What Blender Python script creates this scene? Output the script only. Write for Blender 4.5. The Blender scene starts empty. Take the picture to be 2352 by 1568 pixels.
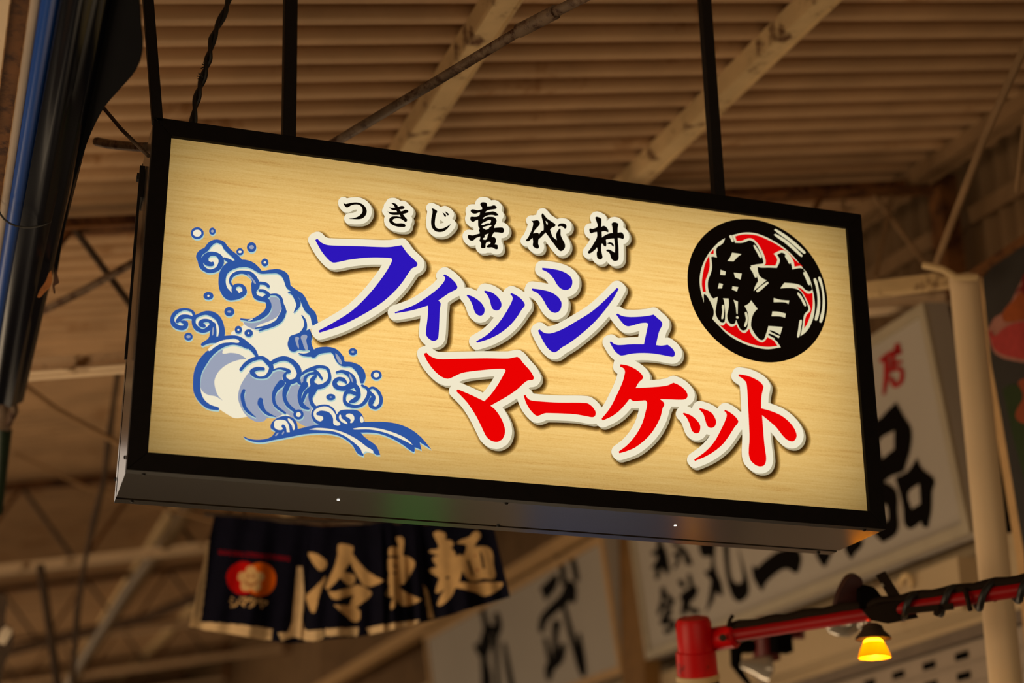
import bpy, bmesh, math, random
import numpy as np
from mathutils import Vector, Matrix
from mathutils.geometry import tessellate_polygon, delaunay_2d_cdt

# ---------------------------------------------------------------- camera, world, lights, exposure
C = bpy.context.scene.collection
SC = bpy.context.scene
FPX, PITCH, YAW, ROLL = 3871.78, 0.350818842, 0.308839569, -0.00300008
CAM = Vector((0.0, 0.0, 1.6))
_cy, _sy, _cp, _sp = math.cos(YAW), math.sin(YAW), math.cos(PITCH), math.sin(PITCH)
_f = Vector((_sy * _cp, _cy * _cp, _sp)); _r = Vector((_cy, -_sy, 0)); _u = _r.cross(_f)
_c, _s = math.cos(ROLL), math.sin(ROLL)
RT, UP, FW = _c * _r + _s * _u, -_s * _r + _c * _u, _f
cam = bpy.data.cameras.new('camera'); camo = bpy.data.objects.new('camera', cam); C.objects.link(camo)
camo.matrix_world = Matrix(((RT.x, UP.x, -FW.x, CAM.x), (RT.y, UP.y, -FW.y, CAM.y), (RT.z, UP.z, -FW.z, CAM.z), (0, 0, 0, 1)))
cam.sensor_width = 36; cam.lens = FPX / 2352 * 36
cam.dof.use_dof = True; cam.dof.focus_distance = 3.9; cam.dof.aperture_fstop = 1.75
cam.clip_start = 0.05; cam.clip_end = 200
SC.camera = camo
SC.view_settings.view_transform = 'Standard'; SC.view_settings.look = 'None'
SC.view_settings.gamma = 1.0; SC.view_settings.use_curve_mapping = False
SC.view_settings.exposure = 0.0
SC.cycles.transparent_max_bounces = 24
SC.cycles.sample_clamp_indirect = 3.0
SC.cycles.use_denoising = True
W = bpy.data.worlds.new('world'); SC.world = W; W.use_nodes = True
W.node_tree.nodes['Background'].inputs[0].default_value = (1.0, 0.70, 0.40, 1)
W.node_tree.nodes['Background'].inputs[1].default_value = 0.085

def area(name, loc, target, sx, sy, power, col):
    l = bpy.data.lights.new(name, 'AREA'); l.shape = 'RECTANGLE'; l.size = sx; l.size_y = sy
    l.energy = power; l.color = col
    o = bpy.data.objects.new(name, l); C.objects.link(o); o.location = loc
    o.rotation_euler = (Vector(target) - Vector(loc)).to_track_quat('-Z', 'Y').to_euler()
    return o
# first two: daylight that falls into the arcade through its open near end and its open left side
area('daylight_near_end', (0.5, -4.0, 1.3), (1.5, 6.0, 4.6), 7.0, 2.6, 110, (1.0, 0.74, 0.46))
area('daylight_left_side', (-5.0, 4.0, 1.3), (1.5, 5.2, 4.2), 5.0, 2.2, 200, (1.0, 0.74, 0.46))
area('roof_fill', (1.3, 7.0, 0.1), (1.5, 4.6, 4.2), 4.0, 1.4, 105, (1.0, 0.74, 0.46))  # unseen upward lamp added near the floor to shape the roof ribs
area('floor_fill', (2.0, 9.0, 2.0), (2.0, 9.0, 0.0), 2.6, 8.0, 55, (1.0, 0.74, 0.46))  # unseen lamp added to brighten the floor mirrored under the sign
area('casing_sheen_panel', (-0.62, 9.0, 4.0), (-0.2, 3.6, 2.7), 0.95, 0.40, 1.9, (1.0, 0.86, 0.72))  # unseen light panel added only for a sheen on the sign's left casing
area('far_wall_fill', (-3.5, 21.0, 1.5), (3.9, 19.0, 3.4), 12.0, 1.6, 260, (1.0, 0.76, 0.5))  # lamp added out of view to brighten the far right wall

# ---------------------------------------------------------------- helpers
def ray(x, y):
    return (FW * FPX + RT * (x - 1176) - UP * (y - 784)).normalized()
def onX(x, y, X): d = ray(x, y); return CAM + d * ((X - CAM.x) / d.x)
def onY(x, y, Y): d = ray(x, y); return CAM + d * ((Y - CAM.y) / d.y)
def onZ(x, y, Z): d = ray(x, y); return CAM + d * ((Z - CAM.z) / d.z)
def at(x, y, depth): d = ray(x, y); return CAM + d * (depth / d.dot(FW))
class Plane:
    def __init__(s, o, n):
        s.o = Vector(o); s.n = Vector(n).normalized()
        if s.n.dot(s.o - CAM) > 0: s.n = -s.n          # faces the viewer
    def hit(s, x, y, off=0.0):
        d = ray(x, y); return CAM + d * (((s.o + s.n * off) - CAM).dot(s.n) / d.dot(s.n))
def plane3(a, b, c): return Plane(a, (Vector(b) - Vector(a)).cross(Vector(c) - Vector(a)))

def lin(c):
    v = [x / 255.0 for x in c]
    return tuple((x / 12.92 if x <= 0.04045 else ((x + 0.055) / 1.055) ** 2.4) for x in v) + (1.0,)
def nt(name):
    m = bpy.data.materials.new(name); m.use_nodes = True; t = m.node_tree
    return m, t, t.nodes, t.links, t.nodes['Principled BSDF']
def paint(name, col, rough=0.6, metal=0.0, spec=0.3, var=0.12, scale=9.0, dirt=None, dirt_amt=0.0, dirt_scale=5.0, bump=0.0):
    """painted or bare surface: colour with slight unevenness, optional patches of dirt or rust"""
    m, t, n, l, b = nt(name)
    tc = n.new('ShaderNodeTexCoord')
    nz = n.new('ShaderNodeTexNoise'); nz.inputs['Scale'].default_value = scale; nz.inputs['Detail'].default_value = 5
    l.new(tc.outputs['Object'], nz.inputs['Vector'])
    mr = n.new('ShaderNodeMapRange'); mr.inputs[1].default_value = 0.3; mr.inputs[2].default_value = 0.7
    mr.inputs[3].default_value = 1 - var; mr.inputs[4].default_value = 1 + var
    l.new(nz.outputs[0], mr.inputs[0])
    mx = n.new('ShaderNodeMix'); mx.data_type = 'RGBA'; mx.blend_type = 'MULTIPLY'; mx.inputs[0].default_value = 1
    mx.inputs[6].default_value = (*col[:3], 1); l.new(mr.outputs[0], mx.inputs[7])
    out = mx.outputs[2]
    if dirt:
        n2 = n.new('ShaderNodeTexNoise'); n2.inputs['Scale'].default_value = dirt_scale; n2.inputs['Detail'].default_value = 8
        n2.inputs['Roughness'].default_value = 0.7
        l.new(tc.outputs['Object'], n2.inputs['Vector'])
        r2 = n.new('ShaderNodeMapRange'); r2.inputs[1].default_value = 0.62 - dirt_amt * 0.3; r2.inputs[2].default_value = 0.70 - dirt_amt * 0.2
        l.new(n2.outputs[0], r2.inputs[0])
        m2 = n.new('ShaderNodeMix'); m2.data_type = 'RGBA'; l.new(r2.outputs[0], m2.inputs[0])
        l.new(out, m2.inputs[6]); m2.inputs[7].default_value = (*dirt[:3], 1); out = m2.outputs[2]
    l.new(out, b.inputs['Base Color'])
    b.inputs['Roughness'].default_value = rough; b.inputs['Metallic'].default_value = metal
    b.inputs['Specular IOR Level'].default_value = spec
    if bump:
        bp = n.new('ShaderNodeBump'); bp.inputs['Strength'].default_value = bump; bp.inputs['Distance'].default_value = 0.004
        l.new(nz.outputs[0], bp.inputs['Height']); l.new(bp.outputs[0], b.inputs['Normal'])
    return m
def glow(name, col, s=1.0):
    """ink on the backlit face: gives off the light of the box behind it"""
    m, t, n, l, b = nt(name); n.remove(b)
    e = n.new('ShaderNodeEmission'); e.inputs[0].default_value = col; e.inputs[1].default_value = s
    l.new(e.outputs[0], n['Material Output'].inputs[0]); return m
def tint(name, col):
    m, t, n, l, b = nt(name); n.remove(b)
    e = n.new('ShaderNodeBsdfTransparent'); e.inputs[0].default_value = col
    l.new(e.outputs[0], n['Material Output'].inputs[0]); return m

def wpos(o):
    p = Vector(o.location)
    while o.parent: o = o.parent; p += Vector(o.location)
    return p
def thing(name, label, cat, loc, group=None):
    o = bpy.data.objects.new(name, None); o.empty_display_size = 0.05; C.objects.link(o); o.location = loc
    tag(o, label, cat, group); return o
def tag(o, label, cat, group=None):
    o['label'] = label; o['category'] = cat
    if group: o['group'] = group
    return o
class MB:
    """collects shapes in world coordinates, then links them as one mesh object"""
    def __init__(s): s.v = []; s.f = []; s.mi = []; s.cur = 0
    def add(s, vs, fs):
        k = len(s.v); s.v += [tuple(v) for v in vs]; s.f += [tuple(i + k for i in f) for f in fs]; s.mi += [s.cur] * len(fs); return s
    def hexa(s, a, b, c, d, e):
        """a slab: corner points a,b,c,d and the thickness vector e"""
        e = Vector(e); q = [Vector(p) for p in (a, b, c, d)]; q += [p + e for p in q]
        return s.add(q, [(0, 1, 2, 3), (7, 6, 5, 4), (0, 4, 5, 1), (1, 5, 6, 2), (2, 6, 7, 3), (3, 7, 4, 0)])
    def box(s, x0, x1, y0, y1, z0, z1):
        return s.hexa((x0, y0, z0), (x1, y0, z0), (x1, y1, z0), (x0, y1, z0), (0, 0, z1 - z0))
    def bar(s, a, b, w, h, up=(0, 0, 1)):
        a, b = Vector(a), Vector(b); d = (b - a).normalized(); sd = d.cross(Vector(up)).normalized(); u2 = sd.cross(d).normalized()
        q = [a + sd * (w / 2 * i) + u2 * (h / 2 * j) for i, j in ((-1, -1), (1, -1), (1, 1), (-1, 1))]
        return s.hexa(*q, b - a)
    def tube(s, pts, r, n=12, cap=True):
        pts = [Vector(p) for p in pts]; R = r if isinstance(r, (list, tuple)) else [r] * len(pts)
        vs = []; fs = []; prev = None
        for i, p in enumerate(pts):
            t = (pts[min(i + 1, len(pts) - 1)] - pts[max(i - 1, 0)]).normalized()
            if prev is None: a = t.orthogonal().normalized()
            else: a = (prev - t * prev.dot(t)).normalized()
            prev = a; b = t.cross(a)
            for k in range(n):
                g = 2 * math.pi * k / n; vs.append(p + (a * math.cos(g) + b * math.sin(g)) * R[i])
        for i in range(len(pts) - 1):
            for k in range(n):
                fs.append((i * n + k, i * n + (k + 1) % n, (i + 1) * n + (k + 1) % n, (i + 1) * n + k))
        if cap: fs.append(tuple(range(n))[::-1]); fs.append(tuple((len(pts) - 1) * n + k for k in range(n)))
        return s.add(vs, fs)
    def lathe(s, o, axis, prof, n=28, x=None):
        o = Vector(o); ax = Vector(axis).normalized(); a = Vector(x) if x else ax.orthogonal().normalized(); b = ax.cross(a)
        vs = []; fs = []
        for r, h in prof:
            for k in range(n):
                g = 2 * math.pi * k / n; vs.append(o + ax * h + (a * math.cos(g) + b * math.sin(g)) * r)
        for i in range(len(prof) - 1):
            for k in range(n): fs.append((i * n + k, i * n + (k + 1) % n, (i + 1) * n + (k + 1) % n, (i + 1) * n + k))
        return s.add(vs, fs)
    def loops(s, loops):
        """flat region bounded by loops of 3-D points (the later ones may be holes)"""
        loops = [[Vector(p) for p in lp] for lp in loops if len(lp) > 2]
        if not loops: return s
        tri = tessellate_polygon(loops); flat = [p for lp in loops for p in lp]
        return s.add(flat, [tuple(t) for t in tri])
    def sheet(s, poly, e):
        """flat outline with a real thickness e"""
        poly = [Vector(p) for p in poly]; e = Vector(e); n = len(poly); tri = tessellate_polygon([poly])
        vs = poly + [p + e for p in poly]
        fs = [tuple(t) for t in tri] + [tuple(i + n for i in t[::-1]) for t in tri] + [(i, (i + 1) % n, (i + 1) % n + n, i + n) for i in range(n)]
        return s.add(vs, fs)
    def build(s, name, mat, parent=None, smooth=False, bevel=0.0, recalc=True):
        vs = np.array(s.v, float)
        base = wpos(parent) if parent else Vector((float((vs[:, 0].min() + vs[:, 0].max()) / 2), float((vs[:, 1].min() + vs[:, 1].max()) / 2), float(vs[:, 2].min())))
        me = bpy.data.meshes.new(name); me.from_pydata([(x - base.x, y - base.y, z - base.z) for x, y, z in s.v], [], s.f)
        for m in (mat if isinstance(mat, (list, tuple)) else [mat]): me.materials.append(m)
        if isinstance(mat, (list, tuple)): me.polygons.foreach_set('material_index', s.mi)
        if recalc:
            bm = bmesh.new(); bm.from_mesh(me); bmesh.ops.recalc_face_normals(bm, faces=bm.faces); bm.to_mesh(me); bm.free()
        if smooth: me.polygons.foreach_set('use_smooth', [True] * len(me.polygons))
        o = bpy.data.objects.new(name, me); C.objects.link(o)
        if parent: o.parent = parent
        else: o.location = base
        if smooth:
            e = o.modifiers.new('edges', 'EDGE_SPLIT'); e.split_angle = math.radians(40)
        if bevel:
            b = o.modifiers.new('bevel', 'BEVEL'); b.width = bevel; b.segments = 2; b.limit_method = 'ANGLE'
        return o

# ---- drawn outlines: "x,y x,y* ..." smooth closed curves, * marks a sharp corner
def parse(txt, ox=0.0, oy=0.0, s=1.0):
    P = []; K = []
    for w in txt.split():
        k = w.endswith('*'); a, b = w.rstrip('*').split(',')[:2]
        P.append((ox + float(a) / s, oy + float(b) / s)); K.append(k)
    return P, K
def smooth(P, K, sub=4):
    n = len(P); A = np.array(P); out = []
    for i in range(n):
        p0, p1, p2, p3 = A[(i - 1) % n], A[i], A[(i + 1) % n], A[(i + 2) % n]
        L = np.linalg.norm(p2 - p1)
        if L < 1e-9: continue
        t1 = (p2 - p1) if K[i] else (p2 - p0); t2 = (p2 - p1) if K[(i + 1) % n] else (p3 - p1)
        t1 = t1 / (np.linalg.norm(t1) + 1e-9) * L; t2 = t2 / (np.linalg.norm(t2) + 1e-9) * L
        for j in range(sub):
            t = j / sub
            out.append(tuple((2*t**3-3*t*t+1)*p1 + (t**3-2*t*t+t)*t1 + (-2*t**3+3*t*t)*p2 + (t**3-t*t)*t2))
    return out
def curve(txt, ox=0, oy=0, s=1, sub=4): return smooth(*parse(txt, ox, oy, s), sub=sub)
def brush(txt, ox=0, oy=0, s=1):
    """a brush stroke "x,y,w ..." of varying width -> closed outline"""
    Q = []
    for w in txt.split():
        a, b, c = w.split(','); Q.append((ox + float(a) / s, oy + float(b) / s, float(c) / s))
    A = np.array(Q); n = len(A); D = []
    for i in range(n - 1):                                   # resample smoothly
        p0, p1, p2, p3 = A[max(i-1, 0)], A[i], A[i+1], A[min(i+2, n-1)]
        for j in range(4):
            t = j / 4; D.append(0.5*((2*p1)+(p2-p0)*t+(2*p0-5*p1+4*p2-p3)*t*t+(3*p1-p0-3*p2+p3)*t**3))
    D.append(A[-1]); D = np.array(D)
    T = np.gradient(D[:, :2], axis=0); T /= (np.linalg.norm(T, axis=1, keepdims=True) + 1e-9); N = np.stack([-T[:, 1], T[:, 0]], 1)
    h = D[:, 2:3] / 2; Lf = D[:, :2] + N * h; Rg = D[:, :2] - N * h
    def capp(c, t, n_, r):
        return [c + (n_ * math.cos(a) + t * math.sin(a)) * r for a in np.linspace(0, math.pi, 6)[1:-1]]
    e = capp(D[-1, :2], T[-1], N[-1], D[-1, 2] / 2); b = capp(D[0, :2], -T[0], -N[0], D[0, 2] / 2)
    return Lf, Rg, e, b
def add_brush(mb, txt, ox, oy, s, f, dx=0, dy=0, fat=1.0):
    if fat != 1: txt = ' '.join('%s,%s,%.1f' % (*w.split(',')[:2], float(w.split(',')[2]) * fat) for w in txt.split())
    Lf, Rg, e, b = brush(txt, ox, oy, s); k = len(Lf)
    V = [f(p[0] + dx, p[1] + dy) for p in Lf] + [f(p[0] + dx, p[1] + dy) for p in Rg]
    F = [(i, i + 1, k + i + 1, k + i) for i in range(k - 1)]
    mb.add(V, F)
    mb.add([f(p[0] + dx, p[1] + dy) for p in [Lf[-1]] + e + [Rg[-1]]], [tuple(range(len(e) + 2))])
    mb.add([f(p[0] + dx, p[1] + dy) for p in [Rg[0]] + b + [Lf[0]]], [tuple(range(len(b) + 2))])
def add_curve(mb, txt, ox, oy, s, f, dx=0, dy=0, sub=4):
    mb.loops([[f(x + dx, y + dy) for x, y in curve(txt, ox, oy, s, sub)]])
def ring(cx, cy, rx, ry, n=28):
    return [(cx + rx * math.cos(2*math.pi*k/n), cy + ry * math.sin(2*math.pi*k/n)) for k in range(n)]

# ---- distance field round a set of outlines, and its contour lines (for the plates behind the letters)
def field(polys, step, margin):
    allp = np.array([p for q in polys for p in q]); lo = allp.min(0) - margin; hi = allp.max(0) + margin
    nx, ny = int((hi[0]-lo[0])/step)+1, int((hi[1]-lo[1])/step)+1
    F = np.full((ny, nx), 1e3, np.float32)
    for q in polys:
        q = np.array(q); a0 = np.maximum(((q.min(0)-margin-lo)/step).astype(int), 0); a1 = np.minimum(((q.max(0)+margin-lo)/step).astype(int)+1, (nx-1, ny-1))
        xs = lo[0]+np.arange(a0[0], a1[0]+1)*step; ys = lo[1]+np.arange(a0[1], a1[1]+1)*step
        X, Y = np.meshgrid(xs, ys); d = np.full(X.shape, 1e9); ins = np.zeros(X.shape, bool)
        for i in range(len(q)):
            x1, y1 = q[i]; x2, y2 = q[(i+1) % len(q)]; ex, ey = x2-x1, y2-y1; L = ex*ex+ey*ey+1e-12
            t = np.clip(((X-x1)*ex+(Y-y1)*ey)/L, 0, 1); d = np.minimum(d, (X-x1-t*ex)**2+(Y-y1-t*ey)**2)
            if y1 != y2: ins ^= ((y1 > Y) != (y2 > Y)) & (X < (x2-x1)*(Y-y1)/(y2-y1)+x1)
        d = np.sqrt(d); d[ins] *= -1
        sl = (slice(a0[1], a1[1]+1), slice(a0[0], a1[0]+1)); F[sl] = np.minimum(F[sl], d)
    return F, lo, step
def contours(F, lo, step, level):
    G = F - level; ny, nx = G.shape; B = G < 0
    code = B[:-1, :-1]*1 + B[:-1, 1:]*2 + B[1:, 1:]*4 + B[1:, :-1]*8
    T = {1: [(3, 0)], 2: [(0, 1)], 3: [(3, 1)], 4: [(1, 2)], 5: [(3, 0), (1, 2)], 6: [(0, 2)], 7: [(3, 2)], 8: [(2, 3)], 9: [(2, 0)], 10: [(0, 1), (2, 3)], 11: [(2, 1)], 12: [(1, 3)], 13: [(1, 0)], 14: [(0, 3)]}
    nxt = {}
    for j, i in zip(*np.nonzero((code > 0) & (code < 15))):
        j = int(j); i = int(i); ek = {0: (0, j, i), 1: (1, j, i+1), 2: (0, j+1, i), 3: (1, j, i)}
        for a, b in T[int(code[j, i])]: nxt[ek[a]] = ek[b]
    def pt(e):
        k, j, i = e
        if k == 0: a, b = G[j, i], G[j, i+1]; t = a/(a-b); return (lo[0]+(i+t)*step, lo[1]+j*step)
        a, b = G[j, i], G[j+1, i]; t = a/(a-b); return (lo[0]+i*step, lo[1]+(j+t)*step)
    res = []
    while nxt:
        s0 = next(iter(nxt)); cur = s0; lp = []
        while cur in nxt: lp.append(pt(cur)); cur = nxt.pop(cur)
        if len(lp) < 6: continue
        A = np.array(lp); keep = [0]                       # drop points that lie on the line
        for q in range(1, len(A)-1):
            p, c, m = A[keep[-1]], A[q+1], A[q]; dd = c-p; dev = abs(dd[0]*(m-p)[1]-dd[1]*(m-p)[0])/(np.linalg.norm(dd)+1e-9)
            if dev > 0.12 or q-keep[-1] > 12: keep.append(q)
        if len(keep) > 3: res.append([tuple(map(float, A[q])) for q in keep])
    return res
def fill_field(mb, F, lo, step, level, f):
    """flat region where the distance field lies below a level"""
    P = []; E = []
    for lp in contours(F, lo, step, level):
        k = len(P); n = len(lp); P += [Vector(p) for p in lp]; E += [(k+i, k+(i+1) % n) for i in range(n)]
    V, _, T, *_r = delaunay_2d_cdt(P, E, [], 0, 1e-4)
    pts = [f(p.x, p.y) for p in V]; keep = []
    for t in T:
        cx = sum(V[i].x for i in t)/3; cy = sum(V[i].y for i in t)/3; x = (cx-lo[0])/step; y = (cy-lo[1])/step
        i = min(max(int(x), 0), F.shape[1]-2); j = min(max(int(y), 0), F.shape[0]-2); u = x-i; v = y-j
        if F[j, i]*(1-u)*(1-v)+F[j, i+1]*u*(1-v)+F[j+1, i]*(1-u)*v+F[j+1, i+1]*u*v < level: keep.append(tuple(t))
    return mb.add(pts, keep)

# ---------------------------------------------------------------- the hanging light-box sign
SX0, SX1, SY, SZ0, SZ1, SD, FM = 0.267024, 2.067024, 3.510936, 2.569406, 3.400706, 0.287126, 0.0420
m_black = paint('black_paint', lin((15, 10, 8)), rough=0.6, spec=0.12, var=0.2, scale=40)
m_case = paint('dark_bronze_sheet', lin((36, 33, 31)), rough=0.20, metal=0.45, spec=0.5, var=0.05, scale=60)
m_rod = paint('black_steel', lin((22, 18, 17)), rough=0.6, spec=0.2)
sign = thing('hanging_sign', 'wide hanging light-box sign with black frame, wood-grain face, blue and red lettering', 'sign', ((SX0+SX1)/2, SY+SD/2, SZ0))
PY = SY + 0.012                                             # the lit face sits just inside the bezel
b = MB()                                                    # bezel: four mitred bars
o4 = [(SX0, SZ0), (SX1, SZ0), (SX1, SZ1), (SX0, SZ1)]; i4 = [(SX0+FM, SZ0+FM), (SX1-FM, SZ0+FM), (SX1-FM, SZ1-FM), (SX0+FM, SZ1-FM)]
for k in range(4):
    A, B_, c_, d_ = o4[k], o4[(k+1) % 4], i4[(k+1) % 4], i4[k]
    MB.hexa(b, (A[0], SY, A[1]), (B_[0], SY, B_[1]), (c_[0], SY, c_[1]), (d_[0], SY, d_[1]), (0, 0.03, 0))
b.build('bezel', m_black, sign, bevel=0.0012)
def shell(mb, y0, y1, e, t=0.004):
    x0, x1, z0, z1 = SX0+e, SX1-e, SZ0+e, SZ1-e
    mb.box(x0, x1, y0, y1, z0, z0+t).box(x0, x1, y0, y1, z1-t, z1).box(x0, x0+t, y0, y1, z0+t, z1-t).box(x1-t, x1, y0, y1, z0+t, z1-t); return mb
shell(MB(), SY+0.03, SY+0.240, 0.0006).build('casing', m_case, sign)
g = shell(MB(), SY+0.240, SY+0.252, 0.014); g.build('groove', m_black, sign)
g = shell(MB(), SY+0.252, SY+SD, 0.0); g.box(SX0+.004, SX1-.004, SY+SD-.004, SY+SD, SZ0+.004, SZ1-.004); g.build('back_rim', m_case, sign)

# face: translucent film printed with wood grain, lit by tubes inside the box
m_face, t_, n_, l_, b_ = nt('backlit_wood_print')
n_.remove(b_)
tc = n_.new('ShaderNodeTexCoord'); mp = n_.new('ShaderNodeMapping'); mp.inputs['Scale'].default_value = (1.6, 1, 44)
l_.new(tc.outputs['Object'], mp.inputs[0])
nz = n_.new('ShaderNodeTexNoise'); nz.inputs['Scale'].default_value = 3.2; nz.inputs['Detail'].default_value = 6; nz.inputs['Roughness'].default_value = 0.62
l_.new(mp.outputs[0], nz.inputs['Vector'])
mp2 = n_.new('ShaderNodeMapping'); mp2.inputs['Scale'].default_value = (110, 1, 190); l_.new(tc.outputs['Object'], mp2.inputs[0])
nf = n_.new('ShaderNodeTexNoise'); nf.inputs['Scale'].default_value = 2.0; nf.inputs['Detail'].default_value = 3; l_.new(mp2.outputs[0], nf.inputs['Vector'])
ad = n_.new('ShaderNodeMath'); ad.operation = 'MULTIPLY_ADD'; ad.inputs[1].default_value = 0.42; l_.new(nf.outputs[0], ad.inputs[0]); l_.new(nz.outputs[0], ad.inputs[2])
cr = n_.new('ShaderNodeValToRGB'); cr.color_ramp.elements[0].position = 0.44; cr.color_ramp.elements[0].color = lin((216, 164, 88))
cr.color_ramp.elements[1].position = 0.92; cr.color_ramp.elements[1].color = lin((238, 198, 122)); e_ = cr.color_ramp.elements.new(0.64); e_.color = lin((230, 185, 106))
l_.new(ad.outputs[0], cr.inputs[0])
tr = n_.new('ShaderNodeBsdfTranslucent'); l_.new(cr.outputs[0], tr.inputs[0]); l_.new(tr.outputs[0], n_['Material Output'].inputs[0])
pb = MB(); pb.add([(SX0+FM-.004, PY, SZ0+FM-.004), (SX1-FM+.004, PY, SZ0+FM-.004), (SX1-FM+.004, PY, SZ1-FM+.004), (SX0+FM-.004, PY, SZ1-FM+.004)], [(0, 1, 2, 3)])
pb.build('face_panel', m_face, sign, recalc=False)
tube_light = area('sign_tubes', ((SX0+SX1)/2, SY+0.20, (SZ0+SZ1)/2), ((SX0+SX1)/2, SY, (SZ0+SZ1)/2), 1.70, 0.72, 5.4, (1, 1, 1))

def on_face(off): return lambda x, y: onY(x, y, PY - off)
ink = dict(cream=glow('cream_ink', lin((241, 231, 203))), edge=glow('beige_edge_ink', lin((176, 163, 132))), blue=glow('blue_ink', lin((45, 22, 185))),
           red=glow('red_ink', lin((234, 2, 2))), navy=glow('wave_blue_ink', lin((47, 85, 159))), grey=glow('wave_grey_ink', lin((155, 162, 182))),
           cyan=glow('pale_cyan_ink', lin((172, 206, 202))), crest=glow('crest_cream_ink', lin((218, 208, 170))), crestred=glow('crest_red_ink', lin((216, 4, 6))))
m_blk = paint('black_film', lin((20, 11, 6)), rough=0.5, spec=0.15, var=0.1)
shade_ink = tint('printed_shadow_ink', (0.715, 0.685, 0.62, 1))

def plate(polys, d, name='letter_plate', step=1.25):
    F, lo, st = field(polys, step, 46)
    mb = MB(); f = on_face(0.0060); fill_field(mb, F, lo, st, d, f)
    p = mb.build(name, ink['cream'], sign, recalc=False)
    S = F.copy(); G = F
    for k in range(4):
        G = np.pad(G, ((1, 0), (1, 0)), constant_values=1e3)[:-1, :-1]; S = np.minimum(S, G)
    mb = MB(); f = on_face(0.0052); fill_field(mb, S, lo, st, d, f)
    mb.build('plate_edge', ink['edge'], p, recalc=False)
    H = np.pad(S, ((4, 0), (4, 0)), constant_values=1e3)[:-4, :-4]; mb = MB()      # the soft drop shadow printed on the film
    for k, lv in enumerate((-3.0, -1.6, -0.3, 0.9, 2.1, 3.4, 5.0, 7.0)):
        f = on_face(0.0024 + 0.0003 * (7 - k)); fill_field(mb, H, lo, st, d + lv, f)
    mb.build('printed_shadow', shade_ink, p, recalc=False)
    return p
def letter(par, polys, mat, holes=()):
    mb = MB(); f = on_face(0.0068)
    for q in polys: mb.loops([[f(*p) for p in q]])
    o = mb.build('letter', mat, par, recalc=False)
    if holes:
        f = on_face(0.0074)
        for q in holes: mb = MB(); mb.loops([[f(*p) for p in q]]); mb.build('letter_counter', ink['cream'], par, recalc=False)
    return o
RA, RB, RC, RD, RE, RF = (700, 520, 6), (880, 580, 6), (1200, 590, 6), (950, 780, 6), (1250, 810, 6), (1500, 840, 6)
RG, RH, RI = (770, 440, 8), (1050, 440, 8), (1180, 460, 8)
BLUE = [
 (RA, ["175,168* 220,215 290,250 390,262 700,270 1100,285 1200,280 1335,258* 1420,375 1540,490 1552,525 1530,555 1480,575 1440,625 1350,760 1240,890 1060,1050 800,1215 500,1365 205,1463* 185,1437* 400,1320 650,1160 850,970 1010,780 1130,610 1195,490 1203,455 1185,437 1000,427 830,432 600,460 420,497 370,490 310,440 230,340 143,185*"]),
 (RA, ["1930,657* 2010,710 2075,775 2103,830 2095,858 2070,875 2000,910 1840,1020* 1868,1045 1873,1075 1862,1150 1855,1300 1845,1480 1830,1550 1780,1576 1730,1560 1680,1510 1668,1460 1690,1280 1702,1130 1695,1090* 1480,1155 1245,1197* 1240,1183* 1500,1085 1700,960 1840,850 1910,770 1937,715 1930,695 1907,677*"]),
 (RB, ["1165,577* 1260,620 1350,690 1395,765 1392,830 1365,862 1330,868 1290,850 1260,810 1230,720 1190,640 1150,593*",
       "1400,521* 1490,545 1570,600 1620,670 1630,730 1605,782 1560,798 1515,780 1490,735 1470,660 1440,590 1390,538*",
       "1770,556* 1840,590 1910,645 1950,705 1950,735 1910,785 1850,880 1750,1000 1620,1105 1470,1185 1295,1242* 1280,1222* 1420,1140 1540,1030 1650,890 1740,740 1785,640 1780,605 1750,570*"]),
 (RC, ["273,147* 400,162 530,190 630,240 680,300 688,360 670,415 630,448 580,455 530,435 480,385 430,300 360,220 270,173*",
       "133,433* 260,450 380,480 480,540 532,610 538,670 520,730 475,765 430,767 380,740 330,670 280,580 210,500 125,457*",
       "1303,424* 1326,442* 1250,575 1130,740 980,910 800,1070 640,1190 545,1245 490,1290 445,1313 400,1300 340,1245 280,1150 213,1015* 237,997* 275,1030 320,1050 400,1050 550,995 750,880 950,755 1130,600"]),
 (RC, ["1312,779* 1370,810 1460,825 1600,823 1740,808 1808,792* 1860,840 1920,895 1928,930 1915,965 1890,1010 1870,1080 1840,1213* 1910,1221 1960,1215 2000,1208* 2060,1255 2098,1310 2100,1345 2085,1370 2050,1374 1950,1355 1800,1330 1640,1323 1500,1333 1370,1358 1330,1345 1270,1290 1200,1172* 1222,1163* 1260,1195 1325,1213 1500,1202 1674,1202* 1710,1030 1733,920* 1700,907 1620,915 1470,955 1420,945 1370,900 1290,790*"]),
]
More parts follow.
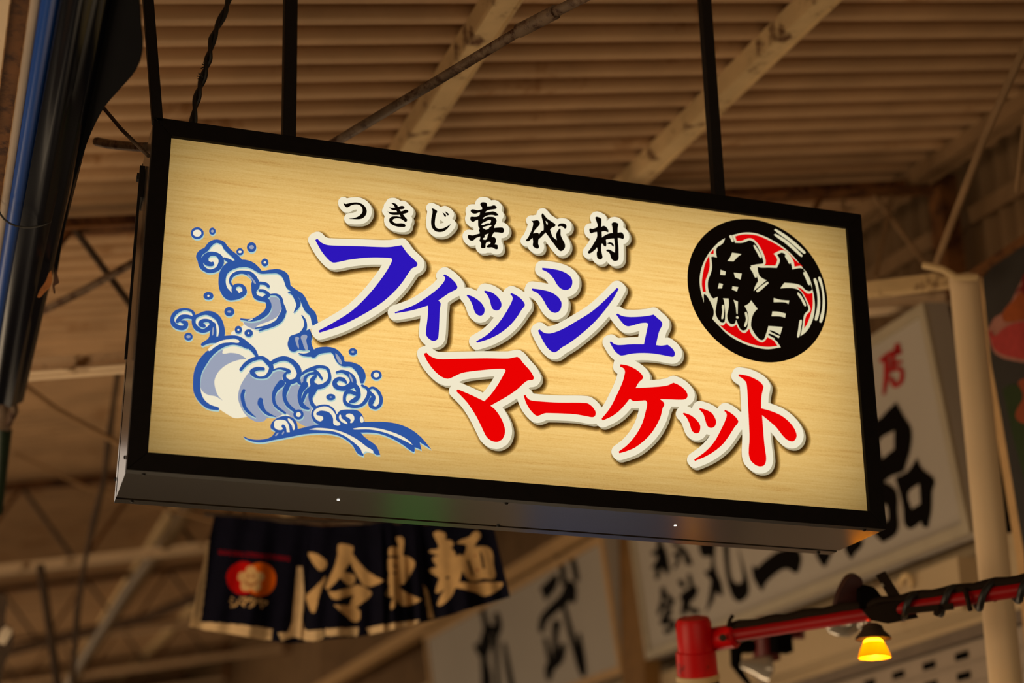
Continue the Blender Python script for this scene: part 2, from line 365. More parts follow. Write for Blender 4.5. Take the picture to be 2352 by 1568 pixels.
RED = [
 (RD, ["178,177* 230,225 340,265 600,262 1000,255 1300,258 1380,243 1430,234* 1465,260 1510,320 1600,420 1650,500 1657,530 1640,553 1580,560 1530,590 1420,690 1280,785 1060,908* 1130,970 1210,1090 1255,1210 1258,1290 1230,1360 1180,1398 1130,1407 1060,1385 1000,1330 950,1230 860,1050 750,880 670,790 585,707* 610,683* 780,755 974,847* 1060,760 1160,620 1240,480 1267,425 1250,405 1150,402 950,418 760,440 660,460 560,505 490,535 440,533 370,500 280,420 190,300 155,230 143,190*"]),
 (RD, ["1515,765* 1543,760* 1570,805 1620,835 1750,850 2000,865 2380,872 2450,910 2503,980 2508,1025 2495,1055 2460,1067 2380,1053 2230,1027 2100,1018 1830,1010 1790,1018 1715,1048 1680,1040 1610,970 1550,870"]),
 (RE, ["1052,157* 1150,175 1250,220 1330,280 1362,335 1350,365 1310,400 1260,484* 1450,475 1620,462 1700,448 1780,411* 1850,440 1930,500 1975,570 1970,615 1940,640 1880,647 1750,643 1594,638* 1640,675 1655,715 1635,755 1600,890 1510,1060 1400,1190 1260,1300 1150,1350 1037,1384* 1023,1362* 1150,1265 1270,1120 1350,970 1400,800 1417,690 1395,655* 1240,665 1205,652 1180,632* 1050,785 940,870 808,932* 788,910* 900,770 1000,580 1080,400 1112,270 1105,230 1085,208 1045,192*"]),
 (RF, ["423,644* 520,680 600,745 648,815 650,870 635,915 600,930 560,918 530,880 500,790 460,710 410,660*",
       "645,580* 730,605 810,650 860,730 868,785 845,838 800,855 760,840 735,800 715,730 690,660 635,598*",
       "995,606* 1060,640 1130,695 1165,740 1175,775 1120,850 1050,960 960,1080 840,1180 720,1250 578,1310* 565,1292* 720,1180 840,1050 930,890 1000,740 1015,680 1005,645 978,622*"]),
 (RF, ["1185,114* 1290,132 1390,170 1480,225 1520,280 1518,310 1500,390 1492,480 1492,584* 1620,620 1760,680 1870,765 1945,860 1978,945 1970,1000 1940,1035 1905,1040 1850,1020 1790,965 1700,850 1600,760 1503,680* 1515,850 1535,1080 1558,1250 1555,1320 1530,1370 1480,1386 1420,1370 1350,1310 1325,1250 1318,1180 1328,1000 1322,800 1310,560 1300,360 1290,260 1280,225 1240,180 1175,140*"]),
]
SMALL = [
 (RG, ["150,192* 165,215 195,225 280,205 400,197 490,225 555,285 580,360 560,430 510,485 430,507 260,500* 258,492* 340,485 430,450 490,390 502,340 485,285 440,245 370,235 290,255 240,285 215,292 185,275 155,235"], []),
 (RG, ["1025,213* 1070,208 1115,225 1140,250 1155,282* 1210,262 1250,265 1272,290 1260,315 1220,325 1180,327* 1205,362* 1250,350 1280,332* 1320,335 1343,355 1335,380 1290,400 1245,412* 1280,465 1318,505 1320,530 1300,557 1270,545 1225,510 1170,490 1110,492 1065,510 1057,540 1085,570 1140,583 1220,580 1270,592 1292,620 1280,645 1230,650 1150,645 1070,620 1010,580 992,535 1000,490 1040,460 1110,452 1170,458 1200,466* 1185,425* 1120,428 1050,425 1000,405 955,352* 985,372 1050,380 1140,378* 1120,342* 1070,343 1020,320 985,273* 1005,290 1050,297 1100,290* 1085,265 1060,235"], []),
 (RG, ["1765,298* 1830,325 1870,352 1872,375 1852,420 1840,480 1830,580 1840,640 1870,670 1910,682 1990,670 2060,635 2120,595* 2115,615 2050,690 1990,730 1910,742 1840,725 1785,670 1763,600 1765,500 1785,400 1785,340",
       "1968,378* 2010,405 2038,435 2030,462 2015,462 2000,440", "2010,357* 2060,385 2088,415 2078,435 2060,432 2040,405"], []),
 (RH, ["425,225 445,198 510,195 545,215 553,270* 620,265 680,248 725,280 722,310 690,322 600,335 540,355 510,385* 580,375 660,362 720,385 762,435* 700,442 660,430 580,432 510,460 470,490* 480,502 530,470 600,460 680,470 725,520 715,580 690,620 678,668* 740,660 830,660 860,690 860,735 830,758 760,750 680,745* 655,785 635,830* 690,840 715,880 710,930 690,968* 740,980 745,1000 745,1050 715,1058 680,1045 640,1025 570,1028 540,1010 560,985 600,960 615,935 590,920 545,930 525,960 518,1030 490,1040 440,1030 440,945 410,900 420,870 425,825* 350,850 310,885 270,903 220,880 195,830 205,795 280,803 350,785 415,768* 410,735 400,710 412,680 390,640 385,590 385,515* 340,530 290,555 250,530 240,490 255,460 320,462 375,455 415,425* 418,378* 380,390 340,405 290,400 250,365 260,330 310,328 380,342 460,322* 455,285 430,255"],
      ["445,600 500,560 560,530 610,517 622,535 605,580 570,580 520,595 480,615*", "470,665 520,640 590,620 630,615 625,635 590,655 585,675 560,690 520,697 500,680*", "510,800 580,768* 560,810 550,860 530,880 495,882 472,865 505,840*"]),
 (RI, ["322,370* 360,372 430,360 470,385 480,430 450,480 400,530 355,606* 420,595 455,605 465,625* 505,570 550,548* 548,450 530,370 510,290 515,250 535,240 560,270 610,330 690,385 765,440 765,470 735,490 700,505 670,535* 690,600 720,670 790,728* 778,640 790,590 820,540 845,517 862,535 865,640 900,720 940,800 940,870 900,920 860,932 820,905 760,830 680,720 585,590* 520,660 455,720* 450,800 465,840 458,880 420,885 380,865 350,830 355,760 345,690* 310,720 275,750 220,745 225,730 270,670 330,540 355,440 350,405",
       "806,465* 840,430 900,422 955,440 970,480 955,518 930,515 900,485 860,475 820,482"], ["585,378* 620,410 620,445 600,430*"]),
 (RI, ["1498,320 1515,300 1550,305 1610,335* 1612,400 1605,490* 1650,468 1700,490 1735,540 1738,580 1710,578 1670,565 1616,575* 1620,680* 1680,640 1760,605 1817,597* 1812,500 1800,430 1830,402 1880,405 1920,435 1912,500 1910,595* 1980,588 2015,620 2028,680 2005,710 1960,695 1912,690* 1915,760 1925,850 1928,1000 1920,1090 1870,1115 1820,1100 1790,1060 1770,990 1740,950 1700,925 1710,905 1760,905 1800,925 1858,960* 1862,850 1850,740 1845,700* 1780,705 1695,720* 1700,840 1660,840 1635,800 1612,795* 1605,900 1625,1000 1632,1050 1600,1085 1550,1070 1528,1030 1525,960 1540,920 1530,865* 1480,920 1390,978 1360,955 1400,900 1470,790 1530,670 1530,580* 1470,590 1420,606 1395,580 1395,520 1450,525 1535,490* 1545,460 1520,390",
       "1715,790* 1760,768 1820,790 1840,845 1815,840 1785,810 1740,800"], []),
]
big = [(m, [curve(t, *R) for t in ts]) for grp, m in ((BLUE, 'blue'), (RED, 'red')) for R, ts in grp]
pl = plate([q for m, qs in big for q in qs], 16.3)
for m, qs in big: letter(pl, qs, ink[m])
for R, ts, hs in SMALL:
    qs = [curve(t, *R) for t in ts]; letter(plate(qs, 12.0, step=1.25), qs, m_blk, [curve(t, *R) for t in hs])

# round crest: black disc, cream and red figure
K = (1560, 490, 6)
rim = np.array([onY(1560+x/6, 490+y/6, PY) for x, y in ((103, 900), (900, 87), (2043, 1250), (1240, 2050))])
# circle through the traced rim
A_ = np.c_[2*rim[:, 0], 2*rim[:, 2], np.ones(4)]; sol = np.linalg.lstsq(A_, (rim[:, [0, 2]]**2).sum(1), rcond=None)[0]
ccx, ccz = sol[0], sol[1]; crr = math.sqrt(sol[2]+ccx**2+ccz**2)
mb = MB(); mb.loops([[(ccx+crr*math.cos(a), PY-0.0020, ccz+crr*math.sin(a)) for a in np.linspace(0, 2*math.pi, 97)[:-1]]])
crest = mb.build('round_crest', m_blk, sign, recalc=False)
def crest_layer(name, txts, mat, off, sub=4):
    mb = MB(); f = on_face(off)
    for t in txts: add_curve(mb, t, *K, f, sub=sub)
    return mb.build(name, mat, crest, recalc=False)
crest_layer('cream_figure', [
 "728,300* 860,268 960,262 1080,280 1240,345 1400,440 1530,545 1650,680 1720,780 1790,920 1840,1060 1865,1200 1868,1310 1850,1430 1800,1560 1740,1640 1672,1690* 1690,1600 1710,1480 1722,1400 1745,1365 1775,1340 1782,1310 1760,1240 1720,1150 1680,1080 1640,1050 1580,1030 1500,1025 1393,1032* 1448,955* 1550,962 1640,978 1700,1010 1735,1050 1785,1070 1815,1065 1832,1045 1825,980 1795,890 1755,810 1715,768 1665,752 1558,770* 1550,720 1530,660 1490,600 1450,555 1410,540 1350,570* 1385,630 1380,680 1345,750* 1250,745 1130,745 1080,735* 1085,800 1110,860 1150,895 1205,920* 1110,1000 1027,1068* 1040,1020 1065,970 1085,930 1070,860 1030,790 985,718* 1080,700 1150,690 1160,670 1150,620 1120,540 1080,460 1040,405 1000,378 960,372 920,390 860,405 770,405* 745,340",
 "632,340* 560,385 480,460 400,560 330,690 290,830 282,950 300,1080 340,1228* 338,1150 345,1110 370,1125 410,1180 450,1260 475,1330 475,1400 455,1450* 500,1500 540,1540 660,1660 800,1750 960,1820 1100,1855 1230,1870 1400,1845* 1345,1760 1310,1728 1365,1722 1390,1680* 1425,1565* 1230,1550* 1200,1650 1170,1730 1140,1745 1110,1735 1050,1670 1000,1580 990,1540 1000,1450 1030,1370 1080,1313* 1030,1250 992,1195* 960,1240 900,1275* 940,1350 955,1430 950,1510 930,1590 890,1613 850,1600 820,1550 785,1465* 770,1510 740,1525 700,1515 670,1470 660,1400 675,1330 685,1250 680,1172* 605,1168* 615,1200 630,1300 635,1400 625,1490 600,1505 570,1495 520,1430 500,1360 505,1310 525,1200 532,1148* 500,1160 470,1170 440,1140 410,1080 395,1000 400,920 430,840 452,760 450,680 440,600* 470,595 520,610* 510,560 508,500 530,460 580,430 610,400",
 "690,312 720,300 740,345 752,385 728,392 710,350", "1022,445 1042,437 1080,490 1110,540 1137,600 1115,614 1070,535", "975,745 1000,740 1040,800 1070,875 1045,882 1015,815", "1062,1062 1215,942 1232,958 1210,982 1085,1085",
 "1455,585 1475,577 1510,620 1537,680 1515,692 1490,645", "1710,820 1730,808 1770,880 1805,970 1785,987 1745,900", "1625,1100 1645,1090 1700,1160 1750,1265 1730,1278 1675,1180", "1662,1470 1690,1470 1680,1560 1655,1700 1625,1702 1640,1600",
 "730,540* 858,560* 800,605 750,660* 665,655* 705,600", "570,775* 643,800* 635,850* 565,845*", "752,815* 862,828* 845,912* 770,880*", "550,960* 603,972* 590,1032* 533,1032*", "735,1003* 815,1015* 795,1075* 727,1048*",
 "748,1188* 810,1215* 805,1390* 790,1380 780,1290", "795,1412 820,1430 810,1448 785,1440", "590,1265 620,1265 620,1350 605,1450 582,1450 595,1350", "905,1365 930,1362 948,1450 925,1553 895,1555 920,1460",
 "1303,1165* 1400,1190 1518,1200* 1505,1248* 1460,1225 1303,1222*", "1285,1350* 1370,1355 1470,1380* 1460,1437* 1390,1418 1272,1415*",
 "1310,230 1335,215 1540,350 1740,530 1735,553 1710,550 1500,372", "1307,297 1330,282 1510,395 1700,577 1690,597 1665,587 1480,425", "1852,905 1885,897 1925,1050 1942,1200 1935,1350 1900,1470 1868,1465 1900,1300 1905,1150 1880,1000", "1914,885 1945,877 1990,1050 2010,1200 2003,1350 1965,1500 1932,1492 1968,1320 1975,1150 1952,1000"], ink['crest'], 0.0027)
crest_layer('red_field', [
 "770,315* 860,292 960,288 1080,305 1240,372 1380,450 1500,540 1600,640 1705,730* 1670,722 1640,725 1590,735* 1575,660 1530,580 1470,520 1415,505 1370,520 1302,555* 1350,625 1345,670 1325,718* 1170,715* 1190,690 1190,640 1160,550 1110,455 1060,390 1010,350 960,342 915,355 860,378 790,380*",
 "1618,1010* 1690,1040 1740,1085 1780,1105 1838,1092* 1842,1180 1838,1290 1800,1430 1760,1530 1722,1585* 1730,1480 1755,1400 1800,1350 1808,1310 1790,1260 1740,1160 1690,1080",
 "475,490* 478,555* 425,560* 450,520", "412,580* 420,650 420,740 400,820 365,920 360,1000 370,1085* 325,1078* 312,980 318,880 340,760 370,660",
 "540,1520* 575,1540 610,1540 645,1495* 680,1540 720,1560 760,1550 790,1530* 820,1590 870,1640 910,1645 965,1590* 1000,1670 1080,1750 1140,1775 1180,1755 1215,1705* 1300,1750 1330,1790 1355,1825* 1230,1838 1100,1825 950,1785 800,1715 650,1620"], ink['crestred'], 0.0034)
crest_layer('black_dash', ["1245,1620 1262,1608 1395,1672 1388,1690", "1228,1672 1245,1655 1370,1718 1360,1738"], m_blk, 0.0034)

# wave picture
Mo, No, Oo, Po = (380, 510, 6), (380, 690, 6), (540, 720, 6), (540, 860, 4.8)
NAVY_STROKES = [
 (Mo, "490,545,50 460,480,70 490,420,70 560,375,60 620,300,60 700,262,45 790,290,50 830,350,60 900,420,60 970,480,70 1030,560,90|480,520,70 500,610,60 580,670,50 660,670,50 730,630,60 770,550,70 750,480,60 690,440,50 610,440,60 550,490,80 570,560,70 640,580,50 650,565,40|810,500,30 870,530,50 930,575,70"
      "|1030,570,100 1110,570,90 1200,600,80 1280,660,60 1330,690,40 1450,680,50 1560,680,60 1650,740,80 1680,830,70 1700,890,60 1790,960,60 1870,1020,70 1920,1120,80 1960,1200,80 2030,1270,80 2060,1390,80"
      "|1030,570,90 900,600,110 810,680,100 780,800,90 800,920,100 870,1010,110 950,1030,80 1030,1010,70 1090,960,60 1070,890,45 1010,865,40 950,890,50 945,950,60 980,970,50 990,990,40"
      "|930,890,25 890,820,30 920,740,40 1000,695,45 1080,690,45 1170,720,70 1230,790,80 1240,870,110 1220,960,60 1250,1030,60 1330,1060,60 1400,1080,60 1425,1160,70 1390,1240,70 1300,1310,60 1180,1350,35 1040,1335,20"
      "|1240,850,60 1300,840,40 1380,850,40 1420,885,40|1300,940,35 1360,950,40 1420,1000,50 1380,1030,50 1330,1060,40|1440,1000,20 1530,1000,30 1590,1050,40 1610,1130,40 1630,1210,60 1590,1320,80 1500,1410,50 1290,1495,20|1650,1230,40 1560,1360,60 1420,1430,40 1240,1462,15"
      "|1690,965,10 1760,990,40 1820,1080,60 1830,1150,50 1770,1245,10|1880,1285,15 1920,1350,30 1930,1430,40 1900,1510,60 1860,1550,60 1780,1570,40"),
 (No, "510,605,40 600,560,60 700,540,80 800,520,60 950,500,40 1040,540,60 1120,600,60 1210,680,60 1260,760,40|1130,640,50 1020,590,60 900,585,50 760,630,60 620,720,90 520,840,110 450,980,100 430,1130,90 440,1260,90 500,1380,70 600,1460,60 720,1490,40"
      "|770,490,80 780,400,70 740,270,70 660,195,70 560,170,50 460,200,40 400,240,50 390,310,50 430,380,60 510,420,50 590,390,60 640,330,60 600,280,40 520,280,50 480,320,60 530,350,50|660,330,60 660,430,80 640,520,80 560,580,40"
      "|400,230,40 370,150,35 260,120,30 150,160,50 95,240,50 110,320,60 180,370,60 260,370,60 280,310,60 220,290,30|165,285,50 220,230,60 300,220,50 380,240,40"),
 (Oo, "1080,560,90 1150,510,80 1280,490,60 1380,530,80 1440,620,110 1490,690,70 1600,700,60 1700,760,90 1750,850,90 1750,930,60|880,550,15 960,570,35 1080,570,40 1150,540,40"
      "|1400,810,30 1470,795,40 1560,830,60 1620,900,80 1610,980,90 1500,1030,60 1400,1010,60 1370,950,60 1420,900,50 1490,910,50 1530,950,30|1640,980,60 1690,1040,60 1690,1110,50 1600,1080,50 1530,1090,50 1505,1170,40 1530,1240,50 1640,1280,40 1740,1260,40 1800,1200,50 1840,1120,50 1830,1040,40 1750,990,30"
      "|1590,1215,40 1650,1190,60 1700,1140,50 1710,1090,40|1840,1040,30 1900,1020,30 1970,1070,40 2010,1160,45 2000,1250,45 1940,1300,40 1870,1270,50 1880,1200,70 1910,1150,50 1860,1090,40"
      "|80,770,40 150,690,50 250,630,50 370,610,50 450,670,60 500,740,60 470,820,50 420,870,40 330,880,30 270,850,50 230,800,60 300,760,50 390,760,40|500,680,50 600,630,60 700,620,60 800,670,60 870,760,70 880,850,60 830,920,60 740,940,60 680,880,50 700,820,30 750,800,40 700,770,40 600,755,25 500,790,20"
      "|870,880,50 880,940,50 905,970,30|910,840,30 980,790,40 1060,760,50 1150,730,40 1260,750,40 1300,830,40 1290,930,50 1200,1000,60 1090,1000,60 1060,920,60 1110,860,40|1100,785,40 1150,830,40 1195,895,30|960,960,40 970,880,40 1030,830,30 1120,820,40"
      "|120,1060,40 100,1140,50 130,1280,45 190,1360,40 280,1425,10|350,1190,60 350,1250,70 400,1340,45 470,1390,35 560,1420,8|640,960,90 560,1050,60 530,1150,45 560,1270,40 690,1370,25|740,960,60 700,1040,70 680,1140,50 720,1250,50 820,1340,40"
      "|960,980,90 900,1080,60 890,1170,50 930,1270,60 1010,1310,30|1090,1010,110 1060,1080,90 1040,1170,50 1070,1260,50 1110,1290,40|1090,1020,80 980,1080,50 930,1200,40"),
]
NAVY_AREAS = [(No, "1690,560 1720,490 1800,465 1880,440 1990,390* 2025,500 2010,560 2030,640 2070,690 2200,650 2330,660 2352,720 2300,715 2150,730 2030,770 1950,760 1845,730* 1920,728 1990,705 1980,685 1900,690 1840,680 1780,705 1720,690 1685,620"),
 (Po, "90,678* 110,705 200,740 300,748 440,720 600,690 750,660 900,648 1060,655 1180,692 1290,775 1350,870 1415,898* 1420,865 1450,845 1520,855 1555,885 1600,885* 1560,790 1500,740 1430,690 1385,640* 1480,640 1600,655 1740,710 1850,775 1940,840 1975,850 1980,800* 2055,830* 2035,745* 2165,825* 2060,700 1950,610 1800,545 1640,520 1430,520* 1400,440 1350,395 1250,385 1160,395 1120,440* 1090,375 1010,330 900,345 845,400 840,450 870,520 920,548* 780,578 690,600* 680,530 640,480 570,455 480,470 410,520 390,570 400,600 440,625 430,650 390,690 330,710 240,718 150,705")]
DROPS = [(Mo, 438,152,90,82,'cream',58,48), (Mo, 647,125,45,50,'grey',20,20), (Mo, 1187,345,65,70,'grey',33,28), (Mo, 1027,408,50,50,'cream',25,18), (Mo, 1370,555,50,55,'cream',18,15), (Mo, 592,1015,70,55,'cream',15,15), (Mo, 880,1233,70,65,'grey',28,15), (Mo, 1005,1483,50,55,'cream',14,14), (Mo, 1147,1528,60,52,'cream',12,12), (Mo, 317,1577,60,55,'grey',30,20),
         (Oo, 1622,525,60,50,'grey',20,15), (Oo, 1945,845,77,67,'cream',40,35), (Oo, 1318,1150,65,45,'grey',15,10), (Oo, 873,1390,72,70,'cream',33,33)]
CREAM_UNDER = [(Mo, "850,720 900,650 1000,610 1100,610 1200,650 1300,690 1500,670 1600,720 1680,830 1700,900 1830,980 1910,1100 1950,1220 2030,1320 2060,1400 2000,1480* 2000,1560* 1980,1700 2040,1740 2200,1770 2330,1800 2400,1880 2410,1960 2560,1980 2700,2120 2720,2210 2810,2290 2950,2310 2970,2460 2910,2560 2830,2530 2790,2440 2660,2540 2610,2590 2730,2740 2160,2780 1830,2660 1520,2700 1130,2680* 960,2700 850,2646 730,2570 500,2450 430,2230 500,1900 640,1730 780,1640 950,1580 915,1560 905,1520 1080,1420* 1060,1360* 1200,1320 1330,1270 1400,1170 1380,1080 1270,1050 1215,1000 1195,900 1170,780 1090,700 980,710 890,790 895,850 930,880 1000,850 1070,870 1100,960 1070,1030 960,1050 870,1040 800,950 780,830"),
 (Mo, "450,530 460,440 540,370 600,290 700,260 800,300 840,370 960,450 1020,530 940,560 850,580 790,540 760,640 640,680 540,660 470,600"),
 (Mo, "90,1340 110,1260 200,1205 300,1205 400,1280 480,1250 600,1240 720,1320 790,1450 790,1600 660,1600 650,1480 520,1500 430,1440 380,1330 300,1320 280,1400 240,1470 140,1430")]
GREY = [(No, "480,1180 470,1100 500,960 560,820 650,720 760,660 790,680 790,730 900,720 1020,740 1100,790 1115,805* 1000,820 850,880 740,970 680,1080 680,1180 720,1300 790,1380* 690,1320 590,1300 510,1250"),
 (Mo, "1420,1010 1520,1010 1590,1060 1600,1160 1550,1290 1440,1360 1250,1440 1280,1500* 1200,1470 1090,1410 1080,1360 1200,1350 1340,1290 1430,1210 1460,1130 1410,1040"),
 (Oo, "150,860* 190,820 260,880 340,895 440,880 520,820 600,790 700,810 660,850 650,900 700,950 780,970 860,930 900,970 960,960 980,1000 1060,1010 1100,1080 1060,1170 1090,1280 1050,1330 1050,1400 1160,1520* 1000,1560 870,1500 700,1380 560,1440 440,1440 400,1480 290,1490 150,1400 60,1240 40,1130 80,980"), (Oo, "890,930 900,860 980,800 1080,790 1000,830 970,900 960,960")]
CREAM_OVER = [(Po, t) for t in ("815,605* 900,588 1040,598 1180,632 1330,705 1450,795 1525,858 1440,845 1410,870 1380,812 1280,725 1200,672 1080,625 930,612", "1300,595* 1400,580 1560,590 1720,630 1860,690 1955,770 1900,745 1760,680 1620,630 1480,605 1310,605",
 "430,560 440,510 500,498 560,510 590,560 603,635* 570,635* 560,580 530,548 510,570 525,600 480,610 440,590", "580,485 630,510 658,570 655,605 640,610 625,560", "865,440 880,390 950,355 1020,355 1080,400 1110,450 1115,500 1160,550 1090,550 1080,480 1040,420 970,398 920,405 895,440 960,460 970,490 940,515 890,490", "1145,470 1160,440 1175,480 1240,540 1190,530 1155,500", "1220,455 1250,430 1300,445 1315,490 1290,530 1270,530 1275,500 1250,475", "1390,460 1418,515 1385,525")] + \
 [(No, "590,690 660,610 780,550 900,535 1020,565 900,575 780,590 680,640"), (Mo, "1140,1350 1205,1330 1180,1352 1150,1360")]
GREY_OVER = [(No, "1790,510 1840,510 1830,560 1840,660 1815,630"), (No, "1870,490 1950,480 1940,550 1965,680 1930,680 1890,580"), (Oo, "1380,550 1430,590 1475,690 1440,690"), (Mo, "1130,715 1180,750 1248,840 1230,850 1190,790"), (Po, "440,672 470,640 480,645 455,675"), (Po, "515,655 535,625 540,640 525,660"), (No, "640,470 655,365 670,400 655,480"), (Oo, "1570,830 1610,880 1625,950 1605,930")]
def wave_layer(name, mat, off, par, areas=(), strokes=(), discs=(), d=(0, 0)):
    mb = MB(); f = on_face(off)
    for R, t in areas: add_curve(mb, t, *R, f, d[0], d[1])
    for R, ts in strokes:
        for t in ts.split('|'): add_brush(mb, t, *R, f, d[0], d[1], 1.10)
    for R, cx, cy, rx, ry in discs: mb.loops([[f(R[0]+x/R[2]+d[0], R[1]+y/R[2]+d[1]) for x, y in ring(cx, cy, rx, ry, 20)]])
    return mb.build(name, mat, par, recalc=False)
wave = wave_layer('wave_picture', ink['cream'], 0.0006, sign, CREAM_UNDER)
wave_layer('grey_water', ink['grey'], 0.0010, wave, GREY)
wave_layer('pale_outline', ink['cyan'], 0.0014, wave, NAVY_AREAS, NAVY_STROKES, [q[:5] for q in DROPS], (0.8, 3.4))
wave_layer('blue_outline', ink['navy'], 0.0018, wave, NAVY_AREAS, NAVY_STROKES, [q[:5] for q in DROPS])
for q in CREAM_OVER: wave_layer('cream_highlight', ink['cream'], 0.0022, wave, [q])
for q in GREY_OVER: wave_layer('grey_highlight', ink['grey'], 0.0022, wave, [q])
for q in DROPS: wave_layer('droplet_highlight', ink[q[5]], 0.0022, wave, (), (), [(q[0], q[1], q[2], q[6], q[7])])

# screws, drain holes with the tubes shining through, side bracket
def screw(p, ax):
    MB().lathe(p, ax, [(0.0, 0.004), (0.003, 0.0035), (0.0045, 0.0015), (0.005, 0.0)], 12).build('screw', m_rod, sign, smooth=True)
for x, y in ((330, 1088), (1163, 1155), (1985, 1216)): screw(onZ(x, y, SZ0), (0, 0, -1))
for x, y in ((303, 1150), (1145, 1207), (1880, 1268)): screw(onZ(x, y, SZ0), (0, 0, -1))
for x, y in ((288, 1050), (266, 1100)): screw(onX(x, y, SX0), (-1, 0, 0))
m_hole = glow('lit_drain_hole', (1, 0.93, 0.8, 1), 3.0)
for x, y in ((777, 1148), (1551, 1207)):
    p = onZ(x, y, SZ0-0.0006); MB().loops([[(p.x+0.0035*math.cos(a), p.y+0.0035*math.sin(a), p.z) for a in np.linspace(0, 2*math.pi, 17)[:-1]]]).build('drain_hole', m_hole, sign, recalc=False)
p0, p1 = onX(332, 372, SX0-.004), onX(322, 460, SX0-.004)
bk = MB(); bk.box(SX0-.006, SX0, p1.y-.02, p1.y+.06, p1.z, p0.z).box(SX0-.012, SX0-.006, p1.y-.02, p1.y-.012, p1.z-.4, p0.z); bk.build('side_bracket', m_rod, sign)
MB().lathe(onX(324, 408, SX0-.006), (-1, 0, 0), [(0.011, 0), (0.011, 0.010), (0, 0.011)], 6).build('bolt', m_rod, sign)
# hanger rods up to the roof
def rod(px, y, w, dy=0.0):
    """square rod standing on the box: foot and a point higher up are read off the roof side"""
    (x0, yy0), (x1, yy1) = px
    a = onY(x0, yy0, y); bb = onY(x1, yy1, y); d = (bb - a); top = a + d * ((4.25 - a.z) / d.z); a = a - d * ((a.z - (SZ1 - .01)) / d.z)
    return MB().bar(a, top, w, w, (0, 1, 0)).build('hanger_rod', m_rod, sign, bevel=0.002)
rod(((663, 305), (667, 0)), SY+0.14, 0.032)
rod(((1649, 440), (1618, 0)), SY+0.10, 0.029)
rod(((360, 262), (340, 0)), SY+0.012, 0.024)
MB().box(SX1-.42, SX1-.33, SY+.06, SY+.15, SZ1, SZ1+.006).build('rod_foot_plate', m_rod, sign)
sp = onY(696, 312, SY+.1); MB().box(sp.x-.002, sp.x+.002, sp.y-.01, sp.y+.01, SZ1-.005, SZ1+.022).build('fin', m_rod, sign)

# ---------------------------------------------------------------- roof, trusses, walls
m_roof = paint('old_painted_corrugated_steel', lin((176, 142, 106)), rough=0.62, spec=0.25, var=0.16, scale=3.0, dirt=lin((140, 98, 56)), dirt_amt=0.15, dirt_scale=2.2)
m_beam = paint('flaking_cream_steel', lin((206, 177, 131)), rough=0.6, spec=0.25, var=0.12, scale=7, dirt=lin((92, 56, 26)), dirt_amt=0.22, dirt_scale=9)
m_rust = paint('rusty_steel', lin((104, 66, 32)), rough=0.7, spec=0.2, var=0.3, scale=8, dirt=lin((60, 32, 14)), dirt_amt=0.5, dirt_scale=14)
m_rustpipe = paint('rust_spotted_pipe', lin((112, 92, 74)), rough=0.6, spec=0.3, var=0.25, scale=22, dirt=lin((58, 28, 12)), dirt_amt=0.5, dirt_scale=26)
m_dark = paint('grimy_dark_steel', lin((58, 44, 32)), rough=0.7, spec=0.2, var=0.3, scale=12)
m_dim = paint('darkened_tan_steel', lin((128, 100, 70)), rough=0.7, spec=0.15, var=0.15, scale=8)  # tan for rods; on the upper right beams, shade put into the colour
m_pale = paint('pale_painted_steel', lin((226, 200, 166)), rough=0.55, spec=0.3, var=0.1, scale=6, dirt=lin((120, 86, 50)), dirt_amt=0.15, dirt_scale=6)
RD_ = 2.1
dP = ray(-50, 1875); _a = math.radians(10.5); dC = Vector((math.cos(_a), 0, math.sin(_a)))
RN = dC.cross(dP).normalized()
if RN.z < 0: RN = -RN
RE_ = RN.cross(dC); RE_ = RE_ if RE_.y > 0 else -RE_          # up the sheets' cross direction, away from the viewer
def roof_at(x, y, drop=0.0): d = ray(x, y); return CAM + d * ((RD_ - drop) / d.dot(RN))
R0 = CAM + RN * RD_                                            # a point of the roof plane
def roof_pt(X, Y, drop=0.0):
    """point under the roof sheets above plan position X, Y"""
    n = RN; z = CAM.z + (RD_ - drop - n.x * (X - CAM.x) - n.y * (Y - CAM.y)) / n.z; return Vector((X, Y, z))
XR = 3.95                                                      # line of the right-hand shop fronts
pitch_, amp = 0.142, 0.025
mb = MB(); nY = 16
rows = []
y = 2.2
while y < 27.0: rows.append(y); y += pitch_ / nY
while y < 62.0: rows.append(y); y += pitch_ / 8
for Y in rows:
    h = amp * math.tanh(2.4 * math.cos(2 * math.pi * (Y - 2.2 + 0.01) / pitch_)) / math.tanh(2.4)
    for X in (-4.0, -1.0, 1.2, 2.6, XR + 0.02): mb.v.append(tuple(roof_pt(X, Y, -amp - 0.002 + h)))
for i in range(len(rows) - 1):
    for k in range(4): mb.f.append((i*5+k, i*5+k+1, i*5+k+6, i*5+k+5)); mb.mi.append(0)
roof = mb.build('ceiling', m_roof, smooth=False, recalc=False); roof['kind'] = 'structure'
roof.data.polygons.foreach_set('use_smooth', [True] * len(roof.data.polygons))

